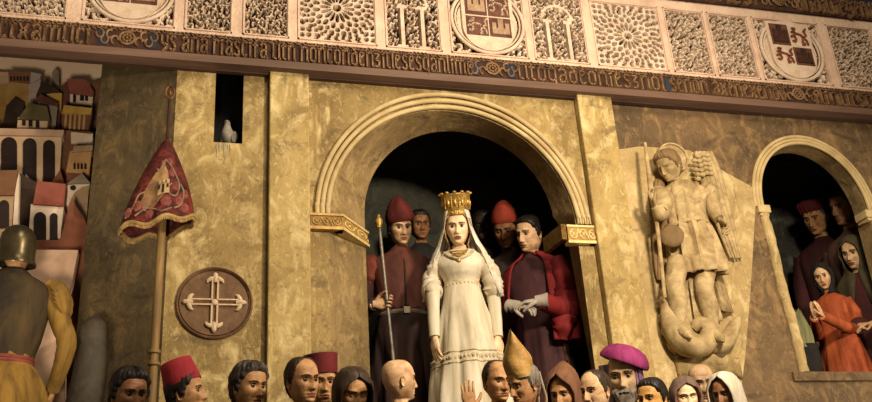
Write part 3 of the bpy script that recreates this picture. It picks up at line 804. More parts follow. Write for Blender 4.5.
# ---- inscription bands: blackletter strokes in relief
GLY = {
 'i': (.42, [[(.2, 0), (.2, .72)], [(.1, .9), (.3, .98)]]), 'n': (.8, [[(.15, 0), (.15, .95)], [(.15, .85), (.45, 1), (.65, .85)], [(.65, .9), (.65, 0), (.75, .05)]]),
 'u': (.8, [[(.15, 1), (.15, .1), (.4, 0)], [(.65, 1), (.65, 0), (.75, .06)]]), 'm': (1.15, [[(.12, 0), (.12, .95)], [(.12, .85), (.35, 1), (.55, .85)], [(.55, .9), (.55, 0)], [(.55, .85), (.8, 1), (.98, .85)], [(.98, .9), (.98, 0), (1.08, .06)]]),
 'o': (.75, [[(.15, .15), (.15, .85), (.38, 1), (.6, .85), (.6, .15), (.38, 0), (.15, .15)]]), 'e': (.65, [[(.5, .1), (.32, 0), (.15, .15), (.15, .85), (.35, 1), (.52, .8), (.18, .5)]]),
 'a': (.75, [[(.15, .85), (.35, 1), (.6, .85), (.6, 0), (.7, .06)], [(.6, .55), (.3, .5), (.15, .3), (.2, .06), (.4, 0), (.6, .15)]]),
 's': (.65, [[(.52, .88), (.35, 1), (.15, .85), (.2, .62), (.48, .42), (.52, .15), (.32, 0), (.12, .12)]]), 'c': (.62, [[(.5, .9), (.32, 1), (.15, .85), (.15, .15), (.32, 0), (.52, .12)]]),
 'l': (.4, [[(.18, 1.22), (.18, .08), (.3, 0)]]), 'd': (.75, [[(.2, 1.2), (.45, 1.0), (.6, .8), (.6, .15), (.38, 0), (.15, .15), (.15, .7), (.38, .85), (.55, .75)]]),
 'q': (.75, [[(.6, 1), (.6, -.18)], [(.6, .9), (.38, 1), (.15, .85), (.15, .2), (.38, .05), (.6, .2)]]), 'r': (.6, [[(.15, 0), (.15, .95)], [(.15, .85), (.36, 1), (.5, .85)]]),
 't': (.55, [[(.22, 1.15), (.22, .1), (.42, 0)], [(.06, .9), (.45, .9)]]), 'y': (.75, [[(.15, 1), (.15, .5), (.38, .38), (.6, .5)], [(.6, 1), (.6, .25), (.25, -.1)]]),
 'x': (.75, [[(.12, .95), (.6, .05)], [(.6, .95), (.12, .05)], [(.18, .5), (.54, .5)]]), 'p': (.75, [[(.15, 1.05), (.15, -.18)], [(.15, .85), (.4, 1), (.6, .85), (.6, .2), (.4, .05), (.15, .2)]]),
 'f': (.55, [[(.2, 0), (.2, 1), (.42, 1.2)], [(.04, .8), (.42, .8)]]), 'g': (.75, [[(.6, .85), (.38, 1), (.15, .85), (.15, .45), (.38, .35), (.6, .45)], [(.6, 1), (.6, 0), (.35, -.15), (.12, -.02)]]),
 'z': (.65, [[(.1, .92), (.5, .92), (.15, .5), (.5, .4), (.4, .05), (.12, .05)]]), 'h': (.8, [[(.15, 1.22), (.15, 0)], [(.15, .85), (.45, 1), (.62, .8), (.6, .1), (.45, -.1)]]),
 '&': (.8, [[(.65, .1), (.2, .75), (.35, 1.05), (.5, .8), (.12, .3), (.25, 0), (.48, .1), (.65, .45)]]), 'v': (.75, [[(.1, 1.1), (.2, .85), (.2, .1), (.4, 0), (.62, .2), (.62, .85), (.4, 1), (.22, .85)]])}
def lettering(mb, text, xa, xb, z0, z1, y):
    h = (z1 - z0); lh = h * .66; zb = z0 + h * .09
    tot = sum(GLY[c][0] if c in GLY else .35 for c in text); k = (xb - xa) / tot
    x = xa
    for ch in text:
        if ch not in GLY: x += .35 * k; continue
        w, st = GLY[ch]
        for s_ in st: mb.stroke([(x + px * k, zb + pz * lh) for px, pz in s_], min(.25 * k, .0165), y - .017, y + .004)
        x += w * k
def sprigs(mb, xa, xb, z0, z1, y, step=.022):
    h = z1 - z0; x = xa; r = np.random.default_rng(int(xa * 1000) & 0xffff)
    while x < xb:
        zc = z0 + h * (.88 + .05 * r.random()); a = r.random() * PI
        mb.tube([(x + math.cos(b) * .010, y - .006, zc + math.sin(b) * .009) for b in np.linspace(a, a + 4.4, 7)], .0036, 5)
        if r.random() < .5: mb.ball((x + .010, y - .004, zc - h * .09), (.006, .005, .004), 6, 4)
        x += step
def rosette(mb, cx, cz, R, y):
    mb.tube([(cx + R * .62 * math.cos(a), y - .008, cz + R * .62 * math.sin(a)) for a in np.linspace(0, 2 * PI, 25)], R * .12, 6)
    for k in range(8): mb.ball((cx + R * .34 * math.cos(k * PI / 4), y - .008, cz + R * .34 * math.sin(k * PI / 4)), (R * .14, .008, R * .14), 7, 5)
    mb.ball((cx, y - .01, cz), (R * .15, .01, R * .15), 8, 6)
    for sx in (-1, 1):
        for k in range(4):
            q = cx + sx * R * (1.0 + .42 * k); zz = cz + R * .5 * (1 if k % 2 else -1)
            mb.tube([(q + math.cos(b) * R * .3, y - .007, zz * .6 + cz * .4 + math.sin(b) * R * .42) for b in np.linspace(k, k + 4.6, 9)], R * .1, 6)
def band(label, z0, z1, y, segs, rosettes, blues, x0, x1):
    t = thing('inscription_band', label, 'inscription', ((x0 + x1) / 2, y, z0))
    mb = MB(); mb.box((x0, y, z0), (x1, y + .05, z1)); mb.build('ground', M_band, t, False, t.location)
    for a, b, tx in segs:
        mb = MB(); lettering(mb, tx, a, b, z0, z1, y); mb.build('lettering', M_letter, t, True, t.location, 30)
    mb = MB(); sprigs(mb, x0, x1, z0, z1, y); mb.build('leaf_border', M_letter, t, True, t.location)
    for c in rosettes:
        mb = MB(); rosette(mb, c, (z0 + z1) / 2, (z1 - z0) * .42, y); mb.build('rosette', M_letter, t, True, t.location)
    for a, b in blues:
        mb = MB(); mb.box((a, y - .004, z0 + .02), (b, y + .002, z1 - .03)); mb.build('blue_field', M_blue, t, False, t.location)
    return t
XB = lambda px: fz(px, 30 + px * .083)[0]
band('long carved band of gilt blackletter writing along the top of the painted wall', z_in0, z_in1, YF - .006,
     [(-2.5, XB(-6), 'en el nonbre de dios esta obra mando fa'), (XB(-2), XB(92), 'ctxamuci'), (XB(160), XB(472), 'ys ana riascifa utn noncondenziuesesqanlime'), (XB(516), XB(664), 'utoqadeoniesznol'),
      (XB(668), XB(784), 'senon axenexends'), (XB(812), XB(872), 'ilinutsq'), (XB(876), XR - .05, 'tas reynanuestra')],
     [XB(127), XB(492), XB(797)], [(XB(98), XB(108)), (XB(149), XB(157)), (XB(472), XB(479)), (XB(507), XB(515)), (XB(665), XB(670))], FX0, FX1)
XU = lambda px: fz(px, px * .083 - 52)[0]
band('upper carved band of dark blackletter writing cut by the top right corner of the view', z_t0, z_t1, YF - .02,
     [(-1.0, XU(640), 'el muy alto y muy poderoso señor rey don enrique quarto'.replace('ñ', 'n')), (XU(660), XU(762), 'syemnesr'), (XU(795), XU(880), 'undiuiegente'), (XU(884), XR - .05, 'don enrique'),], [XU(779)], [], -1.2, FX1)
# wooden ledge between the writing and the painted wall
z_led = P(436, 87.5, -.03)[2]; z_mid = P(436, 80, YF - .02)[2]
mb = MB(); mb.box((FX0, YF - .02, z_mid), (FX1, -.001, z_in0 + .004)); struct('trim_6', mb, M_woodl)
mb = MB(); mb.box((FX0, -.03, z_led), (FX1, -.001, z_mid - .001)); struct('trim_7', mb, M_wood)
# ================================================================== BANNER, BIRD, TOWN
# ---- red banner draped on a staff
YB = -.36
b0 = P(162, 82, YB); b1 = P(159, 236, YB); xst = P(157.5, 300, YB)[0]
t = thing('banner_staff', 'red embroidered banner hanging in a cone on a wooden staff', 'banner', (xst, YB, FLOOR_Q))
M_staff = paint('staff_wood', '#5c4526', '#8d7040', scale=6, stretch=(4, 4, .5), rough=.55)
M_red = paint('banner_red', '#1c0b09', '#702a20', '#45150f', scale=13, bump=.3, dist=1.5); M_bdark = paint('banner_lining', '#241210', '#3a1c18', scale=8)
mb = MB(); zt = P(160, 140, YB)[2]
mb.tube([(xst, YB, FLOOR_Q), (xst, YB, zt)], .019, 14); mb.build('staff', M_staff, t, True, t.location)
for pz in (364, 352): 
    mb = MB(); zz = P(157, pz, YB)[2]; mb.lathe([(.018, zz - .012), (.027, zz - .006), (.027, zz + .006), (.018, zz + .012)], (xst, YB, 0), 18); mb.build('collar', M_staff, t, True, t.location)
mb = MB(); zf0 = zt; zf1 = P(162, 82, YB)[2]; zl = P(162, 92, YB)[2]
mb.tube([(xst, YB, zf0), (xst, YB, zl - .03)], [.008, .005], 10); mb.build('spike', M_bdark, t, True, t.location)
mb = MB(); mb.tube([(xst + .02 * math.cos(a), YB, zl + .035 * math.sin(a)) for a in np.linspace(-PI / 2, 1.5 * PI, 20)], .005, 8)
mb.tube([(xst, YB, zl + .03), (xst, YB, zf1)], [.007, .0015], 8); mb.ball((xst, YB, zl), (.010, .008, .016), 10, 8); mb.build('finial', paint('finial_bronze', '#4a2e18', '#7c5228', scale=20, rough=.45, metal=.5), t, True, t.location)
# cloth: a cone, flattened, wider towards the bottom and longer on the left
nC, nR = 60, 34
def cone(f, a):
    zb_l = P(121, 233, YB)[2]; zb_r = P(192, 221, YB)[2]
    xl = P(119, 232, YB)[0]; xr = P(194, 220, YB)[0]
    cx = xst + ((xl + xr) / 2 - xst) * f; hw = (xr - xl) / 2 * (.03 + .97 * (f ** .78))
    bul = 1 + .10 * math.sin(PI * f) ; 
    x = cx + hw * math.sin(a) * bul
    fold = 1 + .10 * f * math.sin(5 * a + .6) + .05 * f * math.sin(9 * a)
    y = YB - .01 - (.12 * f ** .8 + .012) * math.cos(a) * fold
    zb = zb_l + (zb_r - zb_l) * (math.sin(a) * .5 + .5) - .035 * max(0, math.cos(a)) * (1 - abs(math.sin(a)) * .6)
    return np.array([x, y, zt + (zb - zt) * f + .01 * math.sin(6 * a) * f ** 3])
mb = MB(); mb.grid(np.array([[cone(f, a) for a in np.linspace(0, 2 * PI, nC, endpoint=False)] for f in np.linspace(0, 1, nR)]), True)
cl = mb.build('cloth', M_red, t, True, t.location, 70); solid(cl, .006)
def oncone(u, v, lift=.006):
    """u across the front (-1..1), v down the cloth"""
    a = u * 1.25; p = cone(v, a); q = cone(v, a + .01) - p; w_ = cone(min(1, v + .01), a) - cone(v - .01, a); n_ = np.cross(w_, q); n_ = unit(n_); n_ = n_ if n_[1] < 0 else -n_
    return p + n_ * lift
mb = MB(); mb.tube([cone(.99, a) for a in np.linspace(0, 2 * PI, 80)], .009, 8)
for a in np.linspace(0, 2 * PI, 150, endpoint=False):
    p = cone(.995, a); mb.tube([p, p + np.array([.002 * math.sin(a * 31), 0, -.018])], [.004, .002], 5)
mb.build('fringe', paint('gold_fringe', '#7c6038', '#a88a52', scale=30, bump=.3), t, True, t.location)
mb = MB(); n1 = 18
for (u0, v0, ru, rv) in ((-.12, .62, .30, .19), (.05, .48, .16, .12), (-.3, .75, .15, .1)):
    G = [[oncone(u0 + ru * r_ * math.cos(a) * (1 + .15 * math.sin(3 * a)), v0 + rv * r_ * math.sin(a) * (1 + .12 * math.cos(4 * a)), .004 + .004 * (1 - r_)) for a in np.linspace(0, 2 * PI, 26, endpoint=False)] for r_ in np.linspace(.02, 1, 7)]
    mb.grid(np.array(G), True)
mb.build('field_patch', paint('cream_patch', '#624630', '#98764c', '#7c5c3c', scale=14, bump=.3), t, True, t.location)
mb = MB()
for (u0, v0, u1, v1) in ((-.02, .60, .22, .73), (-.02, .56, .04, .60), (.07, .56, .13, .60), (.16, .56, .22, .60)):
    mb.grid(np.array([[oncone(u0 + (u1 - u0) * i / 6, v0 + (v1 - v0) * j / 5, .012) for i in range(7)] for j in range(6)]), False)
cs = mb.build('castle', paint('cream_castle', '#94784e', '#b3966a', scale=20), t, True, t.location); solid(cs, .006)
mb = MB()
for (u0, u1, v0, v1) in ((.0, .04, .62, .67), (.08, .12, .62, .73), (.16, .2, .62, .67)):
    mb.grid(np.array([[oncone(u0 + (u1 - u0) * i / 3, v0 + (v1 - v0) * j / 4, .017) for i in range(4)] for j in range(5)]), False)
cs = mb.build('castle_opening', M_bdark, t, True, t.location)
for (u0, v0, r0) in ((.34, .46, .1), (.42, .62, .11), (.18, .82, .1), (-.5, .82, .1), (.5, .8, .1), (-.02, .34, .1), (.3, .33, .09), (-.15, .9, .08), (-.72, .88, .08), (.72, .72, .08), (.66, .88, .07)):
    mb = MB()
    for k in range(6):
        a = k * PI / 3 + u0; mb.ball(oncone(u0 + r0 * .55 * math.cos(a), v0 + r0 * .33 * math.sin(a), .002), (.013 * v0 + .004, .005, .013 * v0 + .004), 9, 6)
    mb.ball(oncone(u0, v0, .007), (.009, .005, .009), 8, 6)
    mb.build('embroidered_flower', paint('flower_rose', '#552620', '#86473a', scale=15, bump=.3), t, True, t.location)
mb = MB()
for path in ([(.1, .3), (.3, .38), (.48, .5), (.55, .62), (.42, .74), (.25, .74)], [(-.5, .93), (-.3, .84), (-.05, .86), (.1, .93), (.3, .9)], [(.35, .9), (.55, .84), (.68, .7), (.6, .6)], [(-.8, .93), (-.62, .82), (-.58, .7), (-.4, .66)], [(.1, .3), (-.1, .42), (-.2, .4)], [(.25, .74), (.2, .66), (.3, .6)]):
    mb.tube([oncone(u, v, .006) for u, v in path], .0045, 6, 0, 6)
mb.build('embroidered_vine', paint('vine_thread', '#5e4836', '#8a6f54', scale=20), t, True, t.location)

# ---- pigeon on the sill of the slot window
bp = P(227, 143, .04); t = thing('pigeon', 'small pale grey pigeon perched in the dark window slot', 'bird', (bp[0], .05, sl0[2] + .003))
Rb = Ry(.06) @ Rz(-.5)
M_bird = paint('pigeon_grey', '#6f6858', '#9d947e', scale=22, rough=.8)
rows = []
for z, w_, d_, yo in ((.018, .004, .006, .03), (.024, .022, .03, .022), (.04, .034, .045, .012), (.06, .037, .047, .004), (.08, .032, .040, -.004), (.1, .023, .027, -.012), (.115, .0165, .019, -.016), (.125, .0155, .019, -.019), (.135, .0150, .0185, -.021), (.143, .011, .014, -.021), (.148, .003, .004, -.02)):
    rows.append([(w_ * math.sin(a), -d_ * math.cos(a) + yo, z) for a in np.linspace(0, 2 * PI, 20, endpoint=False)])
mb = MB(); mb.grid(np.array(rows) @ Rb.T, True, 0, True, True)
mb.build('body', M_bird, t)
mb = MB(); mb.tube([np.array(p) @ Rb.T for p in ((0, -.036, .131), (0, -.046, .128), (0, -.052, .122))], [.006, .004, .001], 8); mb.build('beak', paint('beak', '#4a3c2c'), t)
mb = MB()
for sg in (-1, 1):
    mb.ball(np.array((sg * .031, .014, .062)) @ Rb.T, (.008, .04, .03), 12, 8, 0, Rb @ Rx(.9))
mb.build('wing', paint('pigeon_wing', '#5f584a', '#847b68', scale=25), t)
mb = MB(); mb.ball(np.array((0, .045, .022)) @ Rb.T, (.017, .045, .007), 10, 6, 0, Rb @ Rx(-.45)); mb.build('tail', MATS['pigeon_wing'], t)
mb = MB()
for sg in (-1, 1):
    mb.ball(np.array((sg * .0125, -.031, .136)) @ Rb.T, .003, 6, 5)
mb.build('eye', M_iris, t)
mb = MB()
for sg in (-1, 1):
    mb.tube([np.array(p) @ Rb.T for p in ((sg * .012, .004, .028), (sg * .012, .0, .003), (sg * .014, -.016, .002))], .0025, 6)
mb.build('foot', paint('pigeon_foot', '#7c4a3a'), t)
t = thing('droppings', 'pale streaks of droppings down the wall under the pigeon', 'stain', (bp[0], 0, sl0[2]))
mb = MB()
for k in range(16):
    x = bp[0] - .055 + RNG.random() * .075; l = .02 + .07 * RNG.random() ** 1.5; z = sl0[2] - .002 - RNG.random() * .02
    mb.tube([(x, -.001, z), (x + .003, -.001, z - l * .5), (x + .002, -.001, z - l)], [.004, .003, .001], 6, 0, 2)
mb.build('streak', paint('droppings_pale', '#8a7a58', '#ac9c78', scale=20), t, True, t.location)

# ---- the town on the hill, beyond the end of the wall
YT = .34
def Q(px, py, y=YT): return P(px, py, y)[[0, 2]]
def poly(mb, pts, y, depth=.08, mi=0): mb.prism([Q(a, b, y) for a, b in pts], y, y + depth, mi)
def archpx(x0, x1, y0, y1, lean=0):
    """arched opening: top y0, bottom y1"""
    r = (x1 - x0) / 2; cx = (x0 + x1) / 2
    return [(x0, y1), (x1, y1)] + [(cx + r * math.cos(a), y0 + r - r * math.sin(a)) for a in np.linspace(0, PI, 11)]
TC = {k: paint('town_' + k, a, b, scale=7, rough=.85, bump=.15) for k, (a, b) in dict(
    ochre=('#8a6a36', '#a8864a'), cream=('#b59670', '#cdb08a'), white=('#c2ab90', '#d8c4aa'), pink=('#a8876c', '#c4a284'), red=('#71392c', '#8d5040'), brown=('#5c3e2a', '#7a5438'), dark=('#2c2018', '#443226'),
    green=('#4a4228', '#665a38'), mauve=('#8d7c74', '#a8968a'), grey=('#6f6252', '#8a7a66'), yellow=('#a07c34', '#c09a4c'), tan=('#9a7346', '#b98f5c'), rust=('#5e3524', '#7c4a32'), wine=('#4a2a22', '#643c30'), stone=('#8a7054', '#a68a68'), win=('#1c1410', '#2e211a')).items()}
def house(name, label, y, parts, depth=.06):
    """parts: (part name, colour, polygon in the picture, how far it stands proud)"""
    xs_ = [p[0] for q in parts for p in q[2]]; ys_ = [p[1] for q in parts for p in q[2]]
    c = P(sum(xs_) / len(xs_), max(ys_), y); t = thing(name, label, 'building', (c[0], y + depth / 2, c[2]), 'houses of the town on the hill')
    for nm, col, pts, pr in parts:
        if nm == 'wall' and 'f0' not in locals():
            f0 = 1; X = [Q(*q_, y) for q_ in pts]; xa = min(v[0] for v in X) + .006; xb_ = max(v[0] for v in X) - .006; zz = min(v[1] for v in X) + .01
            fb = MB(); fb.box((xa, y + .004, FLOOR_Q - .002), (xb_, y + depth, zz)); fb.build('foundation', TC['rust'], t, False, t.location)
        mb = MB(); yy = y - pr; dd = depth + pr if pr >= 0 else depth
        if nm in ('window', 'doorway', 'battlement', 'arcade_opening'): dd = .01
        poly(mb, pts, yy, dd); o = mb.build(nm, TC[col], t, False, t.location)
    return t
W_ = lambda x0, x1, y0, y1, nm='window': (nm, 'win', archpx(x0, x1, y0, y1), .008)
R4 = lambda x0, y0, x1, y1: [(x0, y0), (x1, y0), (x1, y1), (x0, y1)]
house('tower_house', 'tall ochre tower with a dark battlemented top', 1.02, [('wall', 'ochre', [(8, 81), (29, 82), (28, 120), (4, 120)], 0), ('side_wall', 'mauve', [(29, 82), (41, 76), (37, 120), (28, 120)], -.004), ('cornice', 'brown', [(8, 71), (31, 72), (29.5, 83), (9, 81)], .012), ('cap', 'mauve', [(31, 72), (41, 74), (40, 79), (29.5, 83)], .008)]
      + [('battlement', 'win', archpx(10 + 3.3 * k, 12 + 3.3 * k, 76, 80), .02) for k in range(6)])
house('chimney_tower', 'slim grey round-topped turret against the painted sky', 1.11, [('wall', 'grey', archpx(52, 59, 69.5, 160), 0)])
house('dome', 'tiny grey dome between the battlemented tower and the slim turret', 1.20, [('wall', 'stone', archpx(42, 49, 77, 160), 0)])
house('far_house', 'low pink house behind the battlemented tower at the left edge', 1.11, [('wall', 'ochre', [(-140, 82), (9, 83), (6, 125), (-140, 125)], 0), ('roof', 'pink', [(-140, 72), (9, 72), (9, 83), (-140, 82)], .01)])
house('red_roof_house', 'house with a rust red roof and pale upper windows', 1.02, [('wall', 'white', [(70, 91), (93, 92), (92, 106), (70, 104)], 0), ('gable', 'wine', [(56, 92), (68, 80), (71, 92), (70, 128), (56, 128)], -.004), ('roof', 'red', [(67, 79), (86, 79), (94, 92), (93, 96), (70, 93)], .014),
      W_(73, 76, 94, 102), W_(80, 84, 93.5, 100), W_(85, 88, 93.5, 100)])
house('edge_house', 'dark brown house side at the end of the olive wall', 1.11, [('wall', 'brown', [(91, 82), (100, 80), (98, 130), (90, 128)], 0)])
house('yellow_house', 'small bright yellow wall under a dark double roof', 0.93, [('wall', 'yellow', [(46, 91), (62, 93), (61, 110), (46, 106)], 0), ('roof', 'dark', [(36, 95), (42, 81), (50, 84), (60, 92), (46, 93), (44, 106), (36, 104)], .01)])
house('grey_block', 'plain grey house wall behind the green roof', 0.84, [('wall', 'grey', [(38, 101), (58, 103), (55, 130), (38, 128)], 0), ('roof', 'wine', [(35, 100), (41, 94), (58, 103), (57, 106)], .01)])
house('porch_house', 'yellow porch with a row of slim columns', 0.84, [('wall', 'brown', [(62, 112), (92, 114), (88, 130), (62, 128)], 0), ('roof', 'yellow', [(64, 105), (92, 108), (91, 114), (62, 113)], .016)] + [('column', 'tan', [(65 + 4.6 * k, 113), (67.2 + 4.6 * k, 113), (66.2 + 4.6 * k, 129), (64 + 4.6 * k, 129)], .01) for k in range(5)])
house('green_roof_house', 'low house with a green hipped roof and three arched windows', 0.75, [('wall', 'cream', [(18, 117), (48, 119), (47, 130), (17, 128)], 0), ('roof', 'green', [(18, 119), (29, 103), (47, 106), (50, 120)], .014), W_(22, 25.5, 119, 125), W_(28.5, 32.5, 119, 126), W_(35.5, 39.5, 120, 127)])
house('dark_tree_house', 'round dark mass beside the green roof', 0.93, [('wall', 'dark', [(3, 124), (6, 106), (15, 97), (24, 103), (22, 124)], 0)])
house('arcade_building', 'large cream building with three tall arched openings', 0.66, [('wall', 'cream', [(-150, 133), (62, 135), (60, 170), (54, 184), (-150, 195)], 0), ('cornice', 'pink', [(-150, 124), (64, 130), (63, 136), (-150, 132)], .018),
      W_(1, 17, 137, 200, 'arcade_opening'), W_(23, 36.5, 138, 195, 'arcade_opening'), W_(43, 55, 140, 181, 'arcade_opening')])
house('pale_block', 'pale flat-topped block beside the arcaded building', 0.75, [('wall', 'brown', [(63, 130), (93, 132), (91, 150), (62, 165)], 0), ('roof', 'white', [(71, 132), (93, 134), (92, 145), (71, 143)], .012)])
house('tan_house', 'tan house with a row of four little windows', 0.57, [('wall', 'tan', [(70, 151), (92, 149), (89, 174), (66, 172)], 0), ('roof', 'stone', [(74, 146), (93, 145), (92, 151), (72, 152)], .012)] + [W_(73.5 + 3.6 * k, 75.6 + 3.6 * k, 163, 168.5) for k in range(4)])
house('grey_gable_house', 'white gabled house with a round window and an arch below', 0.48, [('wall', 'white', [(66, 184), (90, 182), (84, 215), (66, 205)], 0), ('roof', 'grey', [(66, 184), (82, 173), (90, 183)], .012), ('window', 'win', [(73 + 3 * math.cos(a), 187.5 + 2.2 * math.sin(a)) for a in np.linspace(0, 6, 12)], .008),
      ('arch', 'stone', [(68, 206), (74, 193), (82, 187), (89, 185), (85, 240), (66, 240)], .004)])
house('left_house', 'brown-roofed house with an arched window at the left edge', 0.39, [('wall', 'stone', [(-150, 195), (14, 194), (11, 240), (-150, 240)], 0), ('roof', 'brown', [(-150, 173), (18, 170), (14, 195), (-150, 196)], .014), ('side_wall', 'white', [(15, 190), (19, 172), (18, 240), (12, 240)], -.002), W_(-1, 9, 200, 228)])
house('gable_house', 'small rust gable between the arcade and the white house', 0.57, [('wall', 'rust', [(50, 184), (60, 170), (65, 184), (64, 200), (50, 200)], 0), ('spire', 'mauve', [(24, 190), (26, 174), (33, 184), (36, 182), (33, 200), (24, 200)], 0)])
house('white_house', 'white house front with two tall arched windows under a brown roof', 0.39, [('wall', 'white', [(31, 204), (64, 205), (60, 240), (28, 240)], 0), ('roof', 'red', [(37, 181), (66, 184), (64, 206), (33, 204)], .016), W_(34, 46, 212, 239), W_(50, 57.5, 213, 239)])
house('dark_alley', 'dark passage wall between the left house and the white house', 0.48, [('wall', 'dark', [(18, 172), (36, 182), (30, 260), (16, 260)], 0)])
t = thing('hill', 'rust brown slope under the houses of the town', 'hill', (XE - .3, .4, FLOOR_Q)); mb = MB()
poly(mb, [(-170, 236), (30, 240), (60, 240), (68, 212), (72, 198), (76, 206), (84, 218), (100, 260), (100, 552), (-170, 552)], .30, .07); mb.build('slope', TC['rust'], t, True, t.location)
t = thing('parapet', 'pink parapet wall behind the helmeted soldier', 'wall', (XE - .3, .15, FLOOR_Q)); mb = MB()
poly(mb, [(-170, 248), (78, 250), (72, 282), (66, 300), (62, 540), (-170, 540)], .12, .08); mb.build('parapet', TC['pink'], t, True, t.location)
# ================================================================== PEOPLE
SK = dict
def neck_cloth(p, mat, name='tunic', rob=True, **k):
    k.setdefault('hem', (.22, .17, .17)); k['rows'] = k.get('rows')
    r = p.robe(name, mat, **k)
    p.simple_arms(mat, r)
    return r
CG = 'heads of the crowd along the bottom edge'
def crowd(label, eye, hpx, y, yaw, sk, robe_mat, hair=None, hair_mat=None, **k):
    kw = dict(group=CG, bw=.80, gaunt=.8); kw.update(k); th = kw.pop('thick', .013); nz = kw.pop('hn', .003); ex = kw.pop('extra', None); rows = kw.pop('rows', None); fin = kw.pop('finish', True)
    p = Person('person ' + label, eye, hpx, y, yaw, FLOOR_C, sk, **kw)
    neck_cloth(p, robe_mat, rows=rows)
    if hair: p.shell('hair', hair_mat or M_hair_dark, hair, th, noise=nz, extra=ex)
    if fin: p.legs(); p.done()
    return p

C_black = cloth('black_cloth', '#100e0c', '#241f1a'); C_brown = cloth('brown_cloth', '#33231a', '#54392a'); C_habit = cloth('friar_brown', '#54381f', '#7c5733')
C_dred = cloth('dark_red_cloth', '#431a16', '#64281f'); C_grey = cloth('grey_cloth', '#34302a', '#56503f'); C_ochre = cloth('ochre_cloth', '#75562c', '#9c773f')
C_orange = cloth('orange_red_cloth', '#a8432a', '#c8613c')
F_fez = cloth('fez_red', '#7c1f26', '#a83038', scale=4); F_cap = cloth('maroon_cap', '#4c1618', '#6c2022', scale=4); F_red = cloth('red_cap', '#3c130e', '#5f2119', scale=5)

# ---- the crowd along the bottom, left to right
p = crowd('with thick black hair, face half in the dark, beside the banner staff', (130, 394), 46, -0.85, 22, 'brown', C_black, SHORT, M_hair_black, thick=.022, hn=.006, pitch=6)
p = crowd('in a tall red fez, seen in profile facing right', (187, 393), 43, -1.02, 72, 'tan', C_brown, SHORT, M_hair_black, thick=.014, pitch=-8, gaunt=.6)
p.hat('fez', F_fez, [(.085, .0), (.0865, .004), (.082, .04), (.076, .085), (.0705, .128), (.066, .132), (.001, .133)], (0, .018, .05), (1, 1.2), (-13, 0))
p = crowd('with wavy swept-back greying hair, turned to the right', (250, 387), 44, -0.82, 36, 'tan', C_black, SHORT, M_hair_wave, thick=.021, hn=.007, pitch=2, roll=4, gaunt=.7)
p = crowd('with a high forehead and short dark hair, in front of the flat maroon cap', (303, 381), 44, -1.02, 34, 'tan', C_grey, RECEDE, M_hair_dark, thick=.010, gaunt=.7)
p = crowd('in a flat-topped maroon cap, half hidden behind the man with a high forehead', (322, 383), 42, -0.66, 12, 'tan', C_brown, SHORT, M_hair_dark, gaunt=.6)
p.hat('cap', F_cap, [(.088, .0), (.0885, .004), (.092, .05), (.097, .105), (.094, .108), (.05, .112), (.001, .113)], (0, .012, .045), (1, 1.2), (-4, -3))
p = crowd('with long straight brown hair parted in the middle and lowered eyes', (353, 393), 43, -0.88, 20, 'tan', C_black, None, pitch=16, gaunt=.2, lids=True, nose=.85)
h = p.hood('long_hair', M_hair_brown, [(.135, .001), (.134, .004), (.128, .012), (.115, .016), (.1, .020), (.06, .024), (.02, .026), (-.03, .028), (-.08, (.098, .075, .09)), (-.13, (.1, .07, .095)), (-.18, (.105, .065, .1)), (-.24, (.11, .06, .11)), (-.34, (.11, .04, .12))],
           [(.14, 0), (.098, 0), (.088, 20), (.06, 40), (.02, 52), (-.05, 58), (-.12, 62), (-.34, 75)], fold=.03, nf=22, thick=.012)
p = crowd('with a bald shaven head seen from behind', (400, 380), 39, -1.05, 112, 'pale', C_black, None, gaunt=.6, byaw=130)
p = Person('person bald with a fringe of dark hair, raising an open hand before the white gown', (498, 381), 38, -0.82, 28, FLOOR_C, 'tan', group=CG, gaunt=.8, byaw=10, pitch=6, bw=.80)
r = p.robe('habit', C_habit, rows=[(-.150, .085, .07, .095)] + DEF_ROBE[2:], nf=9)
p.shell('hair', M_hair_dark, TONS, .010)
hp = P(468, 402, -.74)
def loc(p, w):  # world -> neutral coordinates of the figure
    v = (Rz(-p.body) @ (np.array(w) - np.array(p.root.location))) / p.s; return np.array([v[0] / (p.bw if v[2] - p.hh < -.2 else 1), v[1], v[2] - p.hh])
wr = loc(p, P(470, 409, -.80)); el = wr + np.array([.03, -.02, -.25])
pts = [(-.165, .005, -.275), (-.2, .0, -.4), tuple(el), tuple(wr)]
p.arm(-1, pts, palm=(.25, 1, 0), hdir=(-.05, -.02, 1), curl=.10, hs=1.04, thumb=.1, spread=.22)
p.sleeve('sleeve', C_habit, [pts[0], pts[1], pts[2], tuple(np.array(pts[2]) * .5 + np.array(pts[3]) * .5)], [.075, .075, .075, .06], r)
pts = [(.165, .005, -.275), (.215, .03, -.42), (.235, .03, -.58), (.22, -.03, -.80)]
p.arm(1, pts, palm=(-1, 0, 0)); p.sleeve('sleeve', C_habit, pts, [.07, .066, .06, .052], r); p.legs(); p.done()

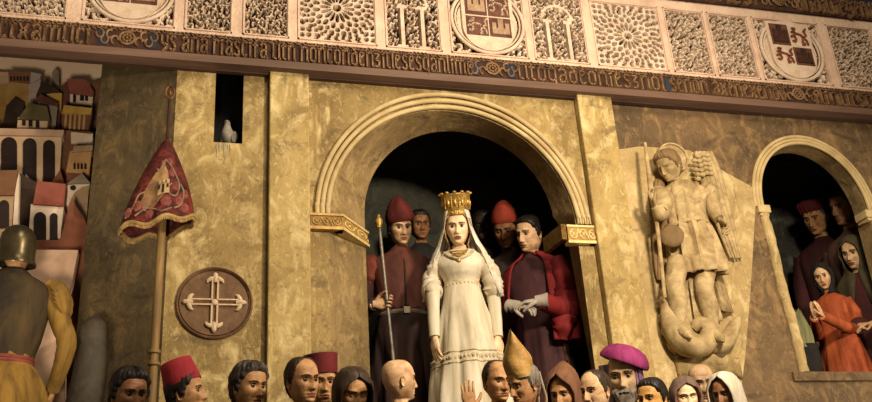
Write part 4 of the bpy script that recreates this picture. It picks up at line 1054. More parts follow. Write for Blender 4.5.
# bishop
p = crowd('wearing a tall pointed ochre mitre, in profile facing left', (523, 385), 39, -1.12, -48, 'tan', C_orange, SHORT, M_hair_grey, gaunt=.9, pitch=10, nose=1.15)
M_mitre = paint('mitre_cloth', '#8c6832', '#b8904c', scale=7, bump=.3, rough=.6); M_trim = paint('mitre_trim', '#8a6c3c', '#b89a62', scale=12)
def mitre(p):
    g = []; zs_ = np.linspace(0, 1, 16)
    for f in zs_:
        row = []
        for a in np.linspace(0, 2 * PI, 48, endpoint=False):
            w = (.070 + .014 * math.sin(PI * min(1, f * 1.2))) * (1 - max(0, (f - .34) / .66) ** 1.12)
            d = .098 * (1 - f * .45) * (1 - max(0, f - .2) * .6)
            row.append((w * math.sin(a), -d * math.cos(a) + .01, .05 + .29 * f * (1 - .05 * abs(math.sin(a)))))
        g.append(row)
    g = np.array(g) ; 
    g2 = np.stack([g[..., 1] * 0 + g[..., 0], g[..., 1], g[..., 2]], -1); return g2
G_ = mitre(p); Rm = Rz(math.radians(58)); G_ = np.concatenate([G_ @ Rm.T]); mb = MB(); mb.grid(p.hx(G_), True, 0, False, True); mt = mb.build('mitre', M_mitre, p.root, angle=60)
mb = MB(); mb.grid(p.hx(np.array([[G_[0][j] * np.array([1.03, 1.03, 1]) + np.array([0, 0, dz]) for j in range(48)] for dz in (-.002, .004, .018, .02)])), True); mb.build('band', M_trim, mt)
for j0 in (12, 36):
    mb = MB(); mb.tube(p.hx(np.array([G_[i][j0] for i in range(0, 16)])), [.007] * 15 + [.003], 8); mb.build('edge', M_trim, mt)
for off in (-.03, .035):
    mb = MB(); mb.grid(p.blend(np.array([[(x + off, y, z) for x in (-.016, .016)] for y, z in ((.108, .055), (.112, -.02), (.118, -.1), (.125, -.18), (.14, -.3), (.142, -.42))])), False)
    solid(mb.build('lappet', paint('lappet_grey', '#8d8170', '#b5a88f', scale=9), mt), .006)

def hooded(label, eye, hpx, y, yaw, sk, mat, robe_mat, peak=.03, open_=46, **k):
    p = crowd(label, eye, hpx, y, yaw, sk, robe_mat, None, **k)
    p.hood('hood', mat, [(.150 + peak, (.004, .004, .004), .06), (.148 + peak * .7, (.022, .026, .03), .05), (.14 + peak * .3, (.05, .055, .07), .03), (.125, (.072, .085, .11), .012), (.1, (.087, .103, .125)), (.05, (.098, .112, .135)), (0, (.1, .113, .135)), (-.05, (.1, .112, .125)), (-.1, (.102, .108, .115)), (-.15, (.112, .1, .112)),
                         (-.2, (.15, .11, .12)), (-.24, (.19, .125, .13)), (-.3, (.215, .14, .14)), (-.38, (.222, .15, .145))],
           [(.25, 0), (.112, 0), (.1, 22), (.06, open_ * .8), (.0, open_), (-.06, open_ * .95), (-.11, open_ * .7), (-.15, 16), (-.19, 2), (-.4, 1)], fold=.03, nf=7)
    return p
p = hooded('under a peaked brown hood, facing left behind the mitre', (564, 394), 39, -.62, -24, 'tan', cloth('hood_brown', '#5a3c28', '#80583c'), C_brown, .035, 60, gaunt=.9, pitch=8, nose=1.1)
p = crowd('with a balding crown and thin brown hair, in profile facing left', (595, 391), 39, -1.02, -38, 'pale', C_black, RECEDE, M_hair_brown, thick=.007, gaunt=.5, pitch=4)
# old man with the magenta hat
p = crowd('old and grey-bearded under a broad magenta hat', (624, 377), 46, -0.66, -8, 'wan', C_grey, None, gaunt=1.0, pitch=2, nose=1.1)
M_mag = cloth('magenta_cloth', '#651a42', '#98386a', scale=5); M_pur = cloth('violet_cloth', '#5c3a55', '#8a6a84', scale=5); M_lil = cloth('lilac_grey_cloth', '#6c6470', '#958c98', scale=4)
p.hat('hat', M_mag, [(.080, .0), (.088, -.003), (.106, -.010), (.120, -.009), (.123, .006), (.112, .032), (.092, .058), (.06, .076), (.03, .083), (.001, .084)], (.012, .012, .074), (1.0, 1.05), (-6, 24), wob=.05)
p.hat('lining', M_pur, [(.079, .012), (.095, .002), (.11, -.009), (.121, -.004)], (.012, .012, .0725), (1.0, 1.05), (-6, 24), wob=.05, cap=False)
mb = MB(); mb.grid(p.blend(np.array([[(-.062 - .058 * t, -.045 + .06 * t + .012 * math.sin(t * 9 + z * 8), z) for t in np.linspace(0, 1, 12)] for z in np.linspace(.07, -.34, 18)])), False); solid(mb.build('scarf', M_lil, p.root), .008)
mb = MB(); mb.grid(p.blend(np.array([[(.066 + .03 * t, -.05 + .05 * t + .008 * math.sin(t * 9 + z * 8), z) for t in np.linspace(0, 1, 10)] for z in np.linspace(.07, -.3, 18)])), False); solid(mb.build('scarf', M_pur, p.root), .008)
p.shell('beard', M_hair_grey, [(0, -.2), (60, -.2), (75, .3), (180, .5)], .022, noise=.006, extra=lambda d, z, x: sstep(-.055, -.068, z) * (1 - .9 * (np.abs(z + .075) < .006) * (np.abs(x) < .02)) * sstep(80, 70, d))
mb = MB(); mb.grid(p.hx(np.array([[(w * math.sin(a) * (1 + .12 * math.sin(9 * a)), -.075 - .028 * math.cos(a), z) for a in np.linspace(0, 2 * PI, 24, endpoint=False)] for z, w in ((-.085, .04), (-.11, .044), (-.14, .036), (-.18, .02), (-.2, .006))])), True, 0, False, True); mb.build('beard_tip', M_hair_grey, p.root, angle=80)
p = crowd('with smooth black hair combed to the side, facing left beside the magenta hat', (652, 399), 38, -1.1, -32, 'gold', C_brown, SHORT, M_hair_black, thick=.013, pitch=2, gaunt=.3)
# veiled woman
C_mauve = cloth('mauve_veil', '#4c3830', '#7c6454')
p = crowd('in a mauve-brown veil with lowered eyes', (686, 397), 34, -0.9, 12, 'queen', C_dred, None, gaunt=.1, pitch=8, lids=True, nose=.8)
V_ROWS = [(.139, .001), (.138, .004), (.132, .012), (.118, .018), (.1, .022), (.06, .026), (0, .03), (-.05, (.1, .1, .115)), (-.1, (.1, .096, .11)), (-.15, (.112, .09, .11)), (-.2, (.15, .1, .12)), (-.25, (.19, .12, .13)), (-.34, (.215, .135, .14))]
p.hood('veil', C_mauve, V_ROWS, [(.15, 0), (.1, 0), (.09, 24), (.06, 42), (0, 52), (-.08, 48), (-.14, 34), (-.34, 40)], fold=.03, nf=13)
p.hood('inner_veil', cloth('pink_veil', '#8c4a46', '#b07068'), [(.08, .012), (.04, .014), (0, .015), (-.06, .017), (-.1, .016), (-.13, .02), (-.18, .02)], [(.1, 44), (.06, 48), (0, 57), (-.08, 58), (-.2, 40)], thick=.006)
p = crowd('old and bald, between the veiled woman and the white headcloth', (702, 384), 38, -0.62, 10, 'wan', C_habit, None, gaunt=1.0, pitch=4)
C_white = cloth('white_cloth', '#a3967e', '#d6cbb4', scale=4)
p = crowd('in a loose white headcloth, facing left at the end of the crowd', (725, 394), 34, -1.12, -26, 'brown', C_white, None, gaunt=.7, pitch=6, nose=1.1)
p.hood('headcloth', C_white, [(.147, .001), (.146, .004), (.14, .014), (.126, .026), (.1, .033), (.05, (.112, .115, .14)), (0, (.116, .115, .14)), (-.06, (.122, .11, .135)), (-.12, (.128, .105, .13)), (-.2, (.16, .11, .13)), (-.26, (.2, .13, .14)), (-.36, (.22, .145, .15))],
       [(.15, 0), (.11, 0), (.1, 24), (.06, 40), (0, 46), (-.08, 44), (-.16, 30), (-.36, 34)], fold=.05, nf=8)

# ---- soldier on the left, seen from behind
C_tunic = cloth('mustard_tunic', '#5c4419', '#94702e', scale=4); M_steel = paint('bronze_steel', '#3d3524', '#5c5138', scale=7, rough=.32, metal=.75); M_leath = paint('belt_leather', '#5c2a1e', '#8a4634', scale=9)
C_tunic_shade = cloth('shaded_tunic_cloth', '#1e180e', '#463619', scale=3)  # tunic cloth with the shade on the soldier's back put into its colour
p = Person('person in a plain steel helmet and mustard tunic, seen from behind at the left edge', (18, 249), 40, -.30, 160, FLOOR_Q, 'tan', byaw=180, tilt=.35)
p.hat('helmet', M_steel, [(.108, -.10), (.110, -.094), (.102, -.07), (.099, -.04), (.099, .0), (.098, .04), (.09, .08), (.07, .112), (.04, .13), (.001, .136)], (0, .01, 0), (1, 1.12), (0, 0))
mb = MB()
for a in np.linspace(0, 2 * PI, 40, endpoint=False): mb.ball((.107 * math.sin(a), -.107 * 1.12 * math.cos(a) + .01, -.084), .0035, 6, 4)
mb.v = [p.hx(mb.verts())]; mb.build('rivets', M_steel, p.root)
S_ROWS = [(-.165, .07, .06, .075), (-.2, .105, .08, .1), (-.225, .155, .1, .112), (-.25, .195, .115, .12), (-.3, .222, .13, .135), (-.4, .212, .14, .135), (-.52, .18, .13, .125), (-.64, .15, .115, .11), (-.665, .148, .113, .108)]
S_ROWS = [(z_ + .035 * (z_ > -.45), *q_) for z_, *q_ in S_ROWS]
r = p.robe('shaded_tunic', C_tunic_shade, rows=S_ROWS, hem=None, lo=-.665, fold=.03, start=-.3)
sk_rows = [(-.665, .15, .115, .11), (-.72, .19, .15, .15), (-.82, .235, .18, .19), (-.95, .27, .2, .22)]
p.robe('tunic_skirt', C_tunic, rows=sk_rows, hem=(.31, .24, .25), lo=-1.12, fold=.10, nf=8, start=-.62)
mb = MB()
for k, dz in enumerate((-.018, 0, .018)):
    mb.tube(p.bx(np.array([((.152 + .004) * math.sin(a), -.118 * math.cos(a), -.665 + dz) for a in np.linspace(0, 2 * PI, 40)])), .0105, 8)
mb.build('belt', M_leath, p.root)
pts = [(-.195, .0, -.25), (-.265, .03, -.40), (-.315, .06, -.57), (-.27, -.03, -.80)]
p.arm(-1, pts, palm=(1, 0, 0)); sl = p.sleeve('sleeve', C_tunic, pts, [.064, .058, .052, .038], r)
q_ = p.sleeve('pauldron', C_tunic, [(-.175, .0, -.20), (-.23, .005, -.245), (-.262, .015, -.33), (-.268, .025, -.39)], [.05, .078, .074, .058], sl, .04)
mb = MB()
for k in range(4):
    f = .3 + k * .2; c = np.array([-.213 - .045 * f, .01 + .01 * f, -.22 - .14 * f])
    mb.tube(p.bx(np.array([c + np.array([.0 + .078 * math.cos(a) * .6, .08 * math.sin(a), .058 * math.cos(a)]) for a in np.linspace(0, 2 * PI, 24)])), .0065, 6)
mb.build('ridge', C_tunic, q_)
pts = [(.185, .0, -.28), (.25, .02, -.42), (.29, .06, -.57), (.27, -.05, -.78)]
p.arm(1, pts, palm=(-1, 0, 0)); p.sleeve('sleeve', C_tunic, pts, [.085, .075, .062, .04], r); p.legs(); p.done()
# grey rounded post behind him
M_grey = paint('grey_post_stone', '#2a241b', '#4c4334', scale=5, bump=.4)
gb = P(88, 402, -.1); t = thing('stone_post', 'grey round-topped stone post between the soldier and the olive wall', 'post', (gb[0], -.10, FLOOR_Q))
zt_ = P(95, 316, -.1)[2]; xb, xt_ = P(80, 402, -.1)[0], P(95, 330, -.1)[0]
mb = MB(); mb.tube([(xb - .10, -.1, FLOOR_Q), (xb - .03, -.1, 2.3), (xb + .03, -.1, 2.7), (xt_ - .01, -.1, zt_ - .12), (xt_, -.1, zt_ - .04), (xt_ + .005, -.1, zt_)], [.10, .09, .075, .072, .055, .012], 18, 0, 4); mb.build('post', M_grey, t, True, t.location)

# ---- in the great arch
AG = 'courtiers in the dark arch'
C_page = cloth('page_doublet', '#3c2019', '#633628', scale=4); C_pgd = cloth('page_skirt', '#1c130f', '#3a241b', scale=3)
p = Person('person in a peaked dark red cap holding a long thin staff', (400.5, 228), 32.5, .42, 16, FLOOR_Q, 'pale', group=AG, gaunt=1.0, byaw=8, pitch=4, nose=1.1)
W_ROWS = [(-.15, .062, .05, .066), (-.185, .09, .07, .08), (-.21, .14, .09, .1), (-.24, .19, .11, .112), (-.28, .215, .125, .125), (-.36, .21, .145, .13), (-.5, .185, .14, .12), (-.64, .16, .12, .11), (-.66, .158, .12, .11)]
r = p.robe('doublet', C_page, rows=W_ROWS, hem=None, lo=-.66, fold=.02, start=-.3)
p.robe('skirt', C_pgd, rows=[(-.64, .16, .122, .112), (-.7, .19, .15, .14), (-.85, .225, .18, .17)], hem=(.27, .22, .22), fold=.09, nf=9, start=-.6)
mb = MB(); mb.tube(p.bx(np.array([(.168 * math.sin(a), -.128 * math.cos(a), -.65) for a in np.linspace(0, 2 * PI, 40)])), .018, 8, 0, 0, 1.0, 0, (0, 0, 1)); bl = mb.build('belt', paint('grey_belt', '#4c4238', '#7a6c5a', scale=12, rough=.5), p.root)
mb = MB(); mb.v = []; mb.box((-.022, -.155, -.672), (.022, -.142, -.628)); mb.v = [p.bx(mb.verts())]; mb.build('buckle', paint('buckle', '#7c6c54', '#a5947a', scale=14, rough=.4, metal=.4), bl, False)
mb = MB(); mb.tube(p.bx(np.array([(0, -.062, -.2), (0, -.128, -.28), (0, -.15, -.36), (0, -.143, -.5), (0, -.125, -.62)])), .006, 6, 0, 4); mb.build('seam', C_pgd, r)
gx = P(385.5, 302, .28); st_t = P(379, 224, .22); st_b0 = P(393, 357, .30)
wl = loc(p, gx)
pts = [(-.18, .0, -.28), (-.255, .03, -.42), (-.27, .02, -.58), (wl[0] - .075, wl[1] + .03, wl[2] - .005)]
p.arm(-1, pts, palm=(.2, -1, 0), hdir=(1, -.25, 0), curl=1.05, hs=1.05)
sl = p.sleeve('sleeve', C_pgd, pts, [.075, .072, .062, .042], r)
p.sleeve('puff', cloth('puff_red', '#4a2018', '#7a3c2a'), [(-.17, .0, -.235), (-.215, .005, -.28), (-.255, .015, -.37), (-.262, .02, -.42)], [.05, .095, .092, .06], sl, .05)
pts = [(.18, .0, -.28), (.25, .03, -.43), (.27, .03, -.6), (.24, -.05, -.8)]
p.arm(1, pts, palm=(-1, 0, 0)); sl = p.sleeve('sleeve', C_pgd, pts, [.075, .07, .06, .045], r)
p.hat('cap', F_red, [(.09, -.012), (.096, .0), (.102, .02), (.098, .05), (.085, .09), (.062, .13), (.038, .160), (.018, .178), (.001, .184)], (0, .012, .048), (1, 1.15), (-4, -6), wob=.05)
p.shell('hair', M_hair_black, SHORT, .02); p.legs(); p.done()
# staff held by the page
tp = np.array(st_t); bt = np.array(st_t) + (np.array(st_b0) - np.array(st_t)) * ((FLOOR_Q - st_t[2]) / (st_b0[2] - st_t[2]))
t = thing('staff', 'long thin staff with a small gilt knob held in the page\'s fist', 'staff', tuple(bt)); mb = MB(); mb.tube([bt, tp], .0095, 10); mb.build('rod', paint('staff_grey', '#5a5348', '#8f8676', scale=15, rough=.4, metal=.3), t, True, t.location)
mb = MB(); mb.lathe([(.006, -.03), (.015, -.024), (.013, -.012), (.021, .004), (.022, .018), (.014, .034), (.008, .042), (.011, .05), (.001, .06)], tuple(tp), 18); mb.build('knob', M_gold, t, True, t.location)

p = Person('person with only a dark face showing behind the peaked cap', (420, 225), 28, .75, 14, FLOOR_Q, 'brown', group=AG, gaunt=.9); neck_cloth(p, C_black); p.shell('hair', M_hair_black, SHORT, .016); p.legs(); p.done()
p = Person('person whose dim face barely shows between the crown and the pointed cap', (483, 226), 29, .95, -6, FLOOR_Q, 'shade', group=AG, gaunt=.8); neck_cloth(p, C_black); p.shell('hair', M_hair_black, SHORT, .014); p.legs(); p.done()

p = Person('person in a tall pointed orange-red cap and dark brown robe, looking down', (505.5, 230), 34, .74, -14, FLOOR_Q, 'brown', group=AG, gaunt=.9, pitch=14)
C_dk = cloth('dim_brown_robe', '#211a14', '#3d3025', scale=4)
neck_cloth(p, C_dk); p.shell('hair', M_hair_black, SHORT, .014)
p.hat('cap', cloth('orange_cap', '#7c2a1c', '#ab4630'), [(.088, .0), (.091, .008), (.092, .04), (.08, .08), (.055, .115), (.03, .137), (.012, .146), (.001, .149)], (0, .012, .055), (1, 1.12), (-3, 3)); p.legs(); p.done()
mb = MB()
for sg in (-1, 1): mb.ball(p.bx(np.array([sg * .14, -.135, -.42])), (.05, .02, .06), 14, 8)
mb.build('embroidered_roundel', cloth('roundel', '#3a2c22', '#55432f'), p.root)

# man in the red cape
p = Person('person with short dark hair in a red cape, gloved hands clasped', (529, 234), 34, 0.46, -38, FLOOR_Q, 'pale', group=AG, gaunt=.6, byaw=-22, pitch=4, jaw=1.06)
C_plum = cloth('plum_tunic', '#2f1a1c', '#4f2c2c', scale=4); C_cape = cloth('red_cape', '#561215', '#8c2624', scale=3)
r = p.robe('tunic', C_plum, rows=W_ROWS, fold=.08, nf=8, hem=(.28, .22, .22))
p.shell('hair', M_hair_black, SHORT, .014)
gl = loc(p, P(524, 303, .22))
for sg, dx in ((-1, -.02), (1, .025)):
    pts = [(sg * .18, .0, -.28), (sg * .25, .01, -.46), (sg * .235, -.09, -.6), (gl[0] + sg * .085, gl[1] + .06, gl[2] + .01)]
    p.arm(sg, pts, palm=(0, .5, -1) if sg < 0 else (0, .4, -1), hdir=(-sg, -.3, -.25 if sg < 0 else .05), curl=.7, hs=.98)
    p.sleeve('sleeve', C_cape if sg > 0 else C_plum, pts, [.085, .085, .075, .05], r, .05)
C_glove = cloth('grey_glove', '#8c8272', '#b5aa96', scale=8)
mb = MB()
for sg in (-1, 1):
    e0 = p.bx(np.array((gl[0] + sg * .085, gl[1] + .06, gl[2] + .01))); d = unit((-sg, -.3, -.25 if sg < 0 else .05))
    hand(mb, e0, d, (0, .5 if sg < 0 else .4, -1), sg, .7, 1.12); mb.tube([e0 - d * .05, e0 - d * .01, e0 + d * .03], [.05, .042, .036], 12)
mb.build('gloves', C_glove, p.root)
cp = p.robe('cape', C_cape, rows=[(-.15, .08, .075, .095), (-.18, .12, .095, .115), (-.21, .17, .12, .13), (-.245, .21, .135, .14), (-.3, .235, .15, .15), (-.42, .25, .165, .16), (-.6, .26, .17, .17), (-.7, .265, .18, .18)], hem=(.27, .19, .2), lo=-.80, fold=.07, nf=7, start=-.2, open_=.55)
p.sleeve('cape_fold', C_cape, [(.18, -.06, -.24), (.22, -.06, -.42), (.22, -.08, -.56), (.2, -.12, -.7), (.18, -.12, -.8)], [.05, .08, .09, .075, .03], cp, .14, 20)
p.hood('collar', C_cape, [(-.13, (.074, .07, .085)), (-.16, (.088, .08, .095)), (-.19, (.13, .1, .115)), (-.215, (.175, .125, .135)), (-.25, (.21, .145, .15))], [(-.1, 30), (-.25, 34)], fold=.02)
p.legs(); p.done()

# ---- the crowned woman in white
C_gown = paint('white_gown', '#ad9f82', '#d8cdb3', '#c6b99b', scale=4, rough=.75, stretch=(2, 2, .5), bump=.12); C_gown2 = paint('gown_embroidery', '#a5936e', '#cbbb95', scale=30, bump=.4)
p = Person('person in a white gown and lace veil wearing a tall gold crown', (457.5, 227.5), 34, .02, -2, FLOOR_Q, 'queen', gaunt=.15, pitch=0, nose=.85, jaw=.94, byaw=-3, lids=False, brow=M_hair_brown, bw=.92)
Q_ROWS = [(-.172, .10, .055, .075), (-.195, .13, .066, .085), (-.215, .158, .082, .095), (-.235, .172, .095, .1), (-.265, .172, .122, .106), (-.305, .160, .148, .108), (-.345, .140, .138, .102), (-.385, .122, .112, .094), (-.41, .118, .104, .09), (-.44, .12, .106, .092)]
r = p.robe('bodice', C_gown, rows=Q_ROWS, hem=None, lo=-.44, fold=.012, start=-.25)
p.robe('skirt', C_gown, rows=[(-.425, .121, .107, .095), (-.5, .14, .122, .112), (-.65, .178, .15, .145), (-.9, .225, .19, .185), (-1.2, .27, .22, .22)], hem=(.32, .26, .26), fold=.075, nf=9, start=-.4, ph=.6)
zhem = loc(p, P(470, 352, -.15))[2]
mb = MB()
for dz in (-.035, .035):
    mb.tube(p.bx(np.array([p.robe_at(zhem + dz, a, .006) for a in np.linspace(0, 2 * PI, 120)])), .005, 6)
for a in np.linspace(0, 2 * PI, 60, endpoint=False): mb.ball(p.bx(p.robe_at(zhem, a, .006)), (.011, .006, .016), 7, 5)
mb.build('hem_band', C_gown2, p.root)
mb = MB(); mb.grid(p.bx(np.array([[(.126 * math.sin(a), -.112 * math.cos(a), z) for a in np.linspace(0, 2 * PI, 48, endpoint=False)] for z in (-.45, -.445, -.405, -.40)])), True)
for a in np.linspace(0, 2 * PI, 30, endpoint=False): mb.ball(p.bx(np.array([.126 * math.sin(a), -.112 * math.cos(a), -.425])), (.009, .006, .011), 7, 5)
mb.build('waistband', C_gown2, p.root)
for sg in (-1, 1):
    wq = loc(p, P(435 if sg < 0 else 498, 338, .0)); eq = loc(p, P(433 if sg < 0 else 493, 292, .03))
    pts = [(sg * .155, .0, -.275), (sg * .205, .01, -.40), (eq[0], eq[1], eq[2]), (wq[0], wq[1] - .02, wq[2])]
    p.arm(sg, pts, palm=(-sg * .6, .5, 0), hdir=(-sg * .04, -.08, -1), curl=.3, hs=.98, radii=(.045, .038, .033, .024))
    sl = p.sleeve('sleeve', C_gown, pts[1:], [.05, .046, .034], r, .03)
    e_ = np.array(eq)
    p.sleeve('puff_sleeve', C_gown, [(sg * .13, .0, -.232), (sg * .175, .0, -.27), (sg * .215, .01, -.36), tuple(e_ * .45 + np.array([sg * .225, .015, -.43]) * .55 + np.array([sg * .0, 0, 0])), tuple(e_ + np.array([0, 0, .01])), tuple(e_ + np.array([0, 0, -.012]))], [.042, .058, .064, .068, .054, .036], sl, .10, 22)
M_nk = paint('necklace_gold', '#9a7430', '#d0a850', scale=30, rough=.4, metal=.5)
mb = MB(); 
for k in range(3): mb.tube(p.bx(np.array([((.062 - .006 * k) * math.sin(a) , -.06 - .045 * (math.cos(a) ** 2) + .0 - .008 * k, -.175 - .02 * k - .028 * math.cos(a)) for a in np.linspace(-1.3, 1.3, 16)])), .0055, 6)
mb.tube(p.bx(np.array([(-.045, -.098, -.222), (0, -.14, -.275), (.045, -.098, -.222)])), .004, 6, 0, 4)
mb.build('necklace', M_nk, p.root)
mb = MB(); mb.ball(p.bx(np.array([0, -.152, -.285])), (.017, .010, .02), 12, 8); mb.build('pendant', M_nk, p.root)
mb = MB()
for sg in (-1, 1): mb.tube(p.bx(np.array([(sg * .10, -.062, -.19), (sg * .07, -.1, -.235), (sg * .035, -.14, -.26), (0, -.155, -.28)])), .009, 8, 0, 4)
mb.build('neckline', C_gown2, r)
p.hood('hair', paint('queen_hair', '#7a5c38', '#a58a5c', scale=10, stretch=(6, 6, 1)), [(.128, .002), (.126, .006), (.118, .01), (.09, .013), (.05, .016), (0, .018), (-.06, .02), (-.12, .02), (-.18, .022)], [(.14, 0), (.1, 0), (.088, 30), (.06, 52), (0, 66), (-.06, 74), (-.2, 88)], fold=.03, nf=21)
# crown
cb = [(.082, .0), (.088, .004), (.089, .02), (.086, .026), (.088, .03), (.094, .08), (.099, .132), (.102, .136), (.101, .144), (.097, .144), (.091, .08), (.084, .02)]
cr_ = p.hat('crown', M_gold, cb, (0, .01, .078), (1, 1.12), (0, 0), 44, cap=False)
mb = MB()
for k in range(12):
    a = k * PI / 6; q = np.array([.101 * math.sin(a), -.113 * math.cos(a) + .01, .078 + .144])
    mb.ball(q + np.array([0, 0, .006]), (.014, .009, .010), 8, 6)
    q2 = np.array([.093 * math.sin(a), -.104 * math.cos(a) + .01, .078 + .082]); mb.ball(q2, (.011, .010, .028), 8, 6)
    a += PI / 12; q3 = np.array([.096 * math.sin(a), -.1075 * math.cos(a) + .01, .078 + .09]); mb.tube([q3 + np.array([0, 0, .034]), q3, q3 - np.array([0, 0, .046])], [.004, .005, .004], 6)
    q4 = np.array([.0885 * math.sin(a), -.099 * math.cos(a) + .01, .078 + .013]); mb.ball(q4, (.007, .006, .007), 7, 5)
mb.v = [p.hx(mb.verts())]; mb.build('crown_ornament', paint('crown_relief', '#7c5a22', '#c29a4a', scale=35, rough=.4, metal=.5), cr_)
# veil: thin, half see-through lace falling from under the crown to the elbows
mv = bpy.data.materials.new('lace_veil'); mv.use_nodes = True; nt = mv.node_tree
bs = nt.nodes['Principled BSDF']; bs.inputs['Base Color'].default_value = lin('#e6dcc6'); bs.inputs['Roughness'].default_value = .8
tc = nt.nodes.new('ShaderNodeTexCoord'); wv = nt.nodes.new('ShaderNodeTexNoise'); wv.inputs['Scale'].default_value = 18; wv.inputs['Detail'].default_value = 4
mp = nt.nodes.new('ShaderNodeMapping'); mp.inputs['Scale'].default_value = (3, 3, .35); nt.links.new(tc.outputs['Object'], mp.inputs[0]); nt.links.new(mp.outputs[0], wv.inputs[0])
rp = nt.nodes.new('ShaderNodeValToRGB'); rp.color_ramp.elements[0].position = .38; rp.color_ramp.elements[0].color = (.42, .42, .42, 1); rp.color_ramp.elements[1].position = .62; rp.color_ramp.elements[1].color = (.92, .92, .92, 1)
nt.links.new(wv.outputs[0], rp.inputs[0]); nt.links.new(rp.outputs[0], bs.inputs['Alpha'])
ve = p.hood('veil', mv, [(.112, (.082, .09, .1)), (.09, (.088, .095, .112)), (.05, (.094, .1, .118)), (0, (.098, .1, .122)), (-.06, (.118, .1, .125)), (-.12, (.142, .102, .128)), (-.18, (.172, .108, .13)), (-.24, (.208, .125, .135)), (-.3, (.236, .14, .14)), (-.4, (.262, .145, .14)), (-.5, (.28, .14, .15))],
       [(.12, 40), (.05, 52), (0, 58), (-.1, 56), (-.2, 52), (-.3, 62), (-.52, 74)], fold=.06, nf=17, thick=.003)
p.legs(); p.done()

# ---- in the small niche
NG = 'people in the small arched niche'
p = Person('old person in a red ribbed cap in the small niche', (815, 218), 31, 0.82, -24, FLOOR_N, 'tan', group=NG, gaunt=1.0, pitch=10, nose=1.1)
neck_cloth(p, cloth('black_maroon_robe', '#14100e', '#4c2422', scale=2.2)); p.shell('hair', M_hair_grey, SHORT, .012)
h = p.hat('cap', F_red, [(.088, .0), (.093, .004), (.097, .03), (.098, .06), (.09, .078), (.05, .088), (.001, .09)], (0, .012, .05), (1, 1.12), (-6, 0), 60); 
mb = MB()
for a in np.linspace(0, 2 * PI, 18, endpoint=False): mb.tube(p.hx(np.array([np.array([r_ * math.sin(a), -r_ * 1.12 * math.cos(a) + .012, z + .05]) @ Rx(0).T for r_, z in ((.093, .004), (.098, .03), (.1, .06), (.09, .08), (.04, .09))])), .005, 6)
mb.build('rib', F_cap, h); p.legs(); p.done()
p = Person('person tall and dark-haired at the back of the small niche', (844, 207), 34, .45, -46, FLOOR_N, 'brown', group=NG, gaunt=.8, pitch=2, nose=1.1); neck_cloth(p, C_brown); p.shell('hair', M_hair_black, SHORT, .02); p.legs(); p.done()
C_oliv = cloth('olive_shawl', '#2e2819', '#544a30'); C_wine = cloth('wine_dress', '#2c1212', '#50221f', scale=3)
p = hooded('in an olive shawl over her head, standing behind the child', (853, 253), 37, .34, -30, 'pale', C_oliv, C_wine, .0, 50, gaunt=.6, pitch=4, floor=None) if False else None
p = Person('person in an olive shawl and wine dress behind the child', (853.5, 253), 30, 0.34, -26, FLOOR_N, 'pale', group=NG, gaunt=.7, pitch=4)
r = p.robe('dress', C_wine, hem=(.24, .18, .18), fold=.1)
p.hood('shawl', C_oliv, V_ROWS + [(-.45, (.24, .15, .15))], [(.15, 0), (.1, 0), (.09, 22), (.06, 38), (0, 46), (-.08, 42), (-.13, 24), (-.17, 4), (-.25, 6), (-.45, 14)], fold=.05, nf=9)
wq = loc(p, P(866, 322, .10))
for sg in (-1, 1):
    pts = [(sg * .165, .0, -.275), (sg * .24, .02, -.44), (sg * .22, -.03, -.6), (wq[0] + sg * .06, wq[1] + .06, wq[2])]
    p.arm(sg, pts, palm=(0, .2, -1), hdir=(-sg, -.35, -.15), curl=.4); p.sleeve('sleeve', C_wine, pts, [.075, .08, .08, .06], r, .06)
p.legs(); p.done()
p = Person('child in an orange dress with hands together, in front of the shawled woman', (823, 277), 24.5, 0.3, -10, FLOOR_N, 'pale', group=NG, gaunt=.0, pitch=2, roll=-6, nose=.7, byaw=-22)
C_or = cloth('orange_dress', '#7c3318', '#b55a2e', scale=4)
r = p.robe('dress', C_or, rows=[(-.16, .06, .052, .064), (-.2, .09, .07, .085), (-.22, .125, .09, .1), (-.25, .155, .1, .11), (-.3, .165, .115, .115), (-.5, .16, .12, .115), (-.8, .19, .15, .15)], hem=(.24, .2, .2), fold=.07, nf=8)
p.hood('headscarf', C_black, [(.139, .001), (.138, .004), (.13, .01), (.1, .016), (.05, .02), (0, .022), (-.06, .022), (-.1, (.075, .1, .085)), (-.14, (.07, .075, .08)), (-.18, (.085, .075, .09))], [(.15, 0), (.1, 0), (.085, 26), (.05, 48), (0, 58), (-.07, 52), (-.12, 20), (-.2, 6)])
wq = loc(p, P(817, 316, .03))
for sg in (-1, 1):
    pts = [(sg * .135, .0, -.27), (sg * .185, .01, -.42), (sg * .15, -.08, -.55), (wq[0] + sg * .035, wq[1] + .03, wq[2])]
    p.arm(sg, pts, palm=(-sg, 0, 0), hdir=(-sg * .1, -.35, 1), curl=.12, hs=.85); p.sleeve('sleeve', C_or, pts, [.06, .058, .052, .04], r, .05)
p.legs(); p.done()
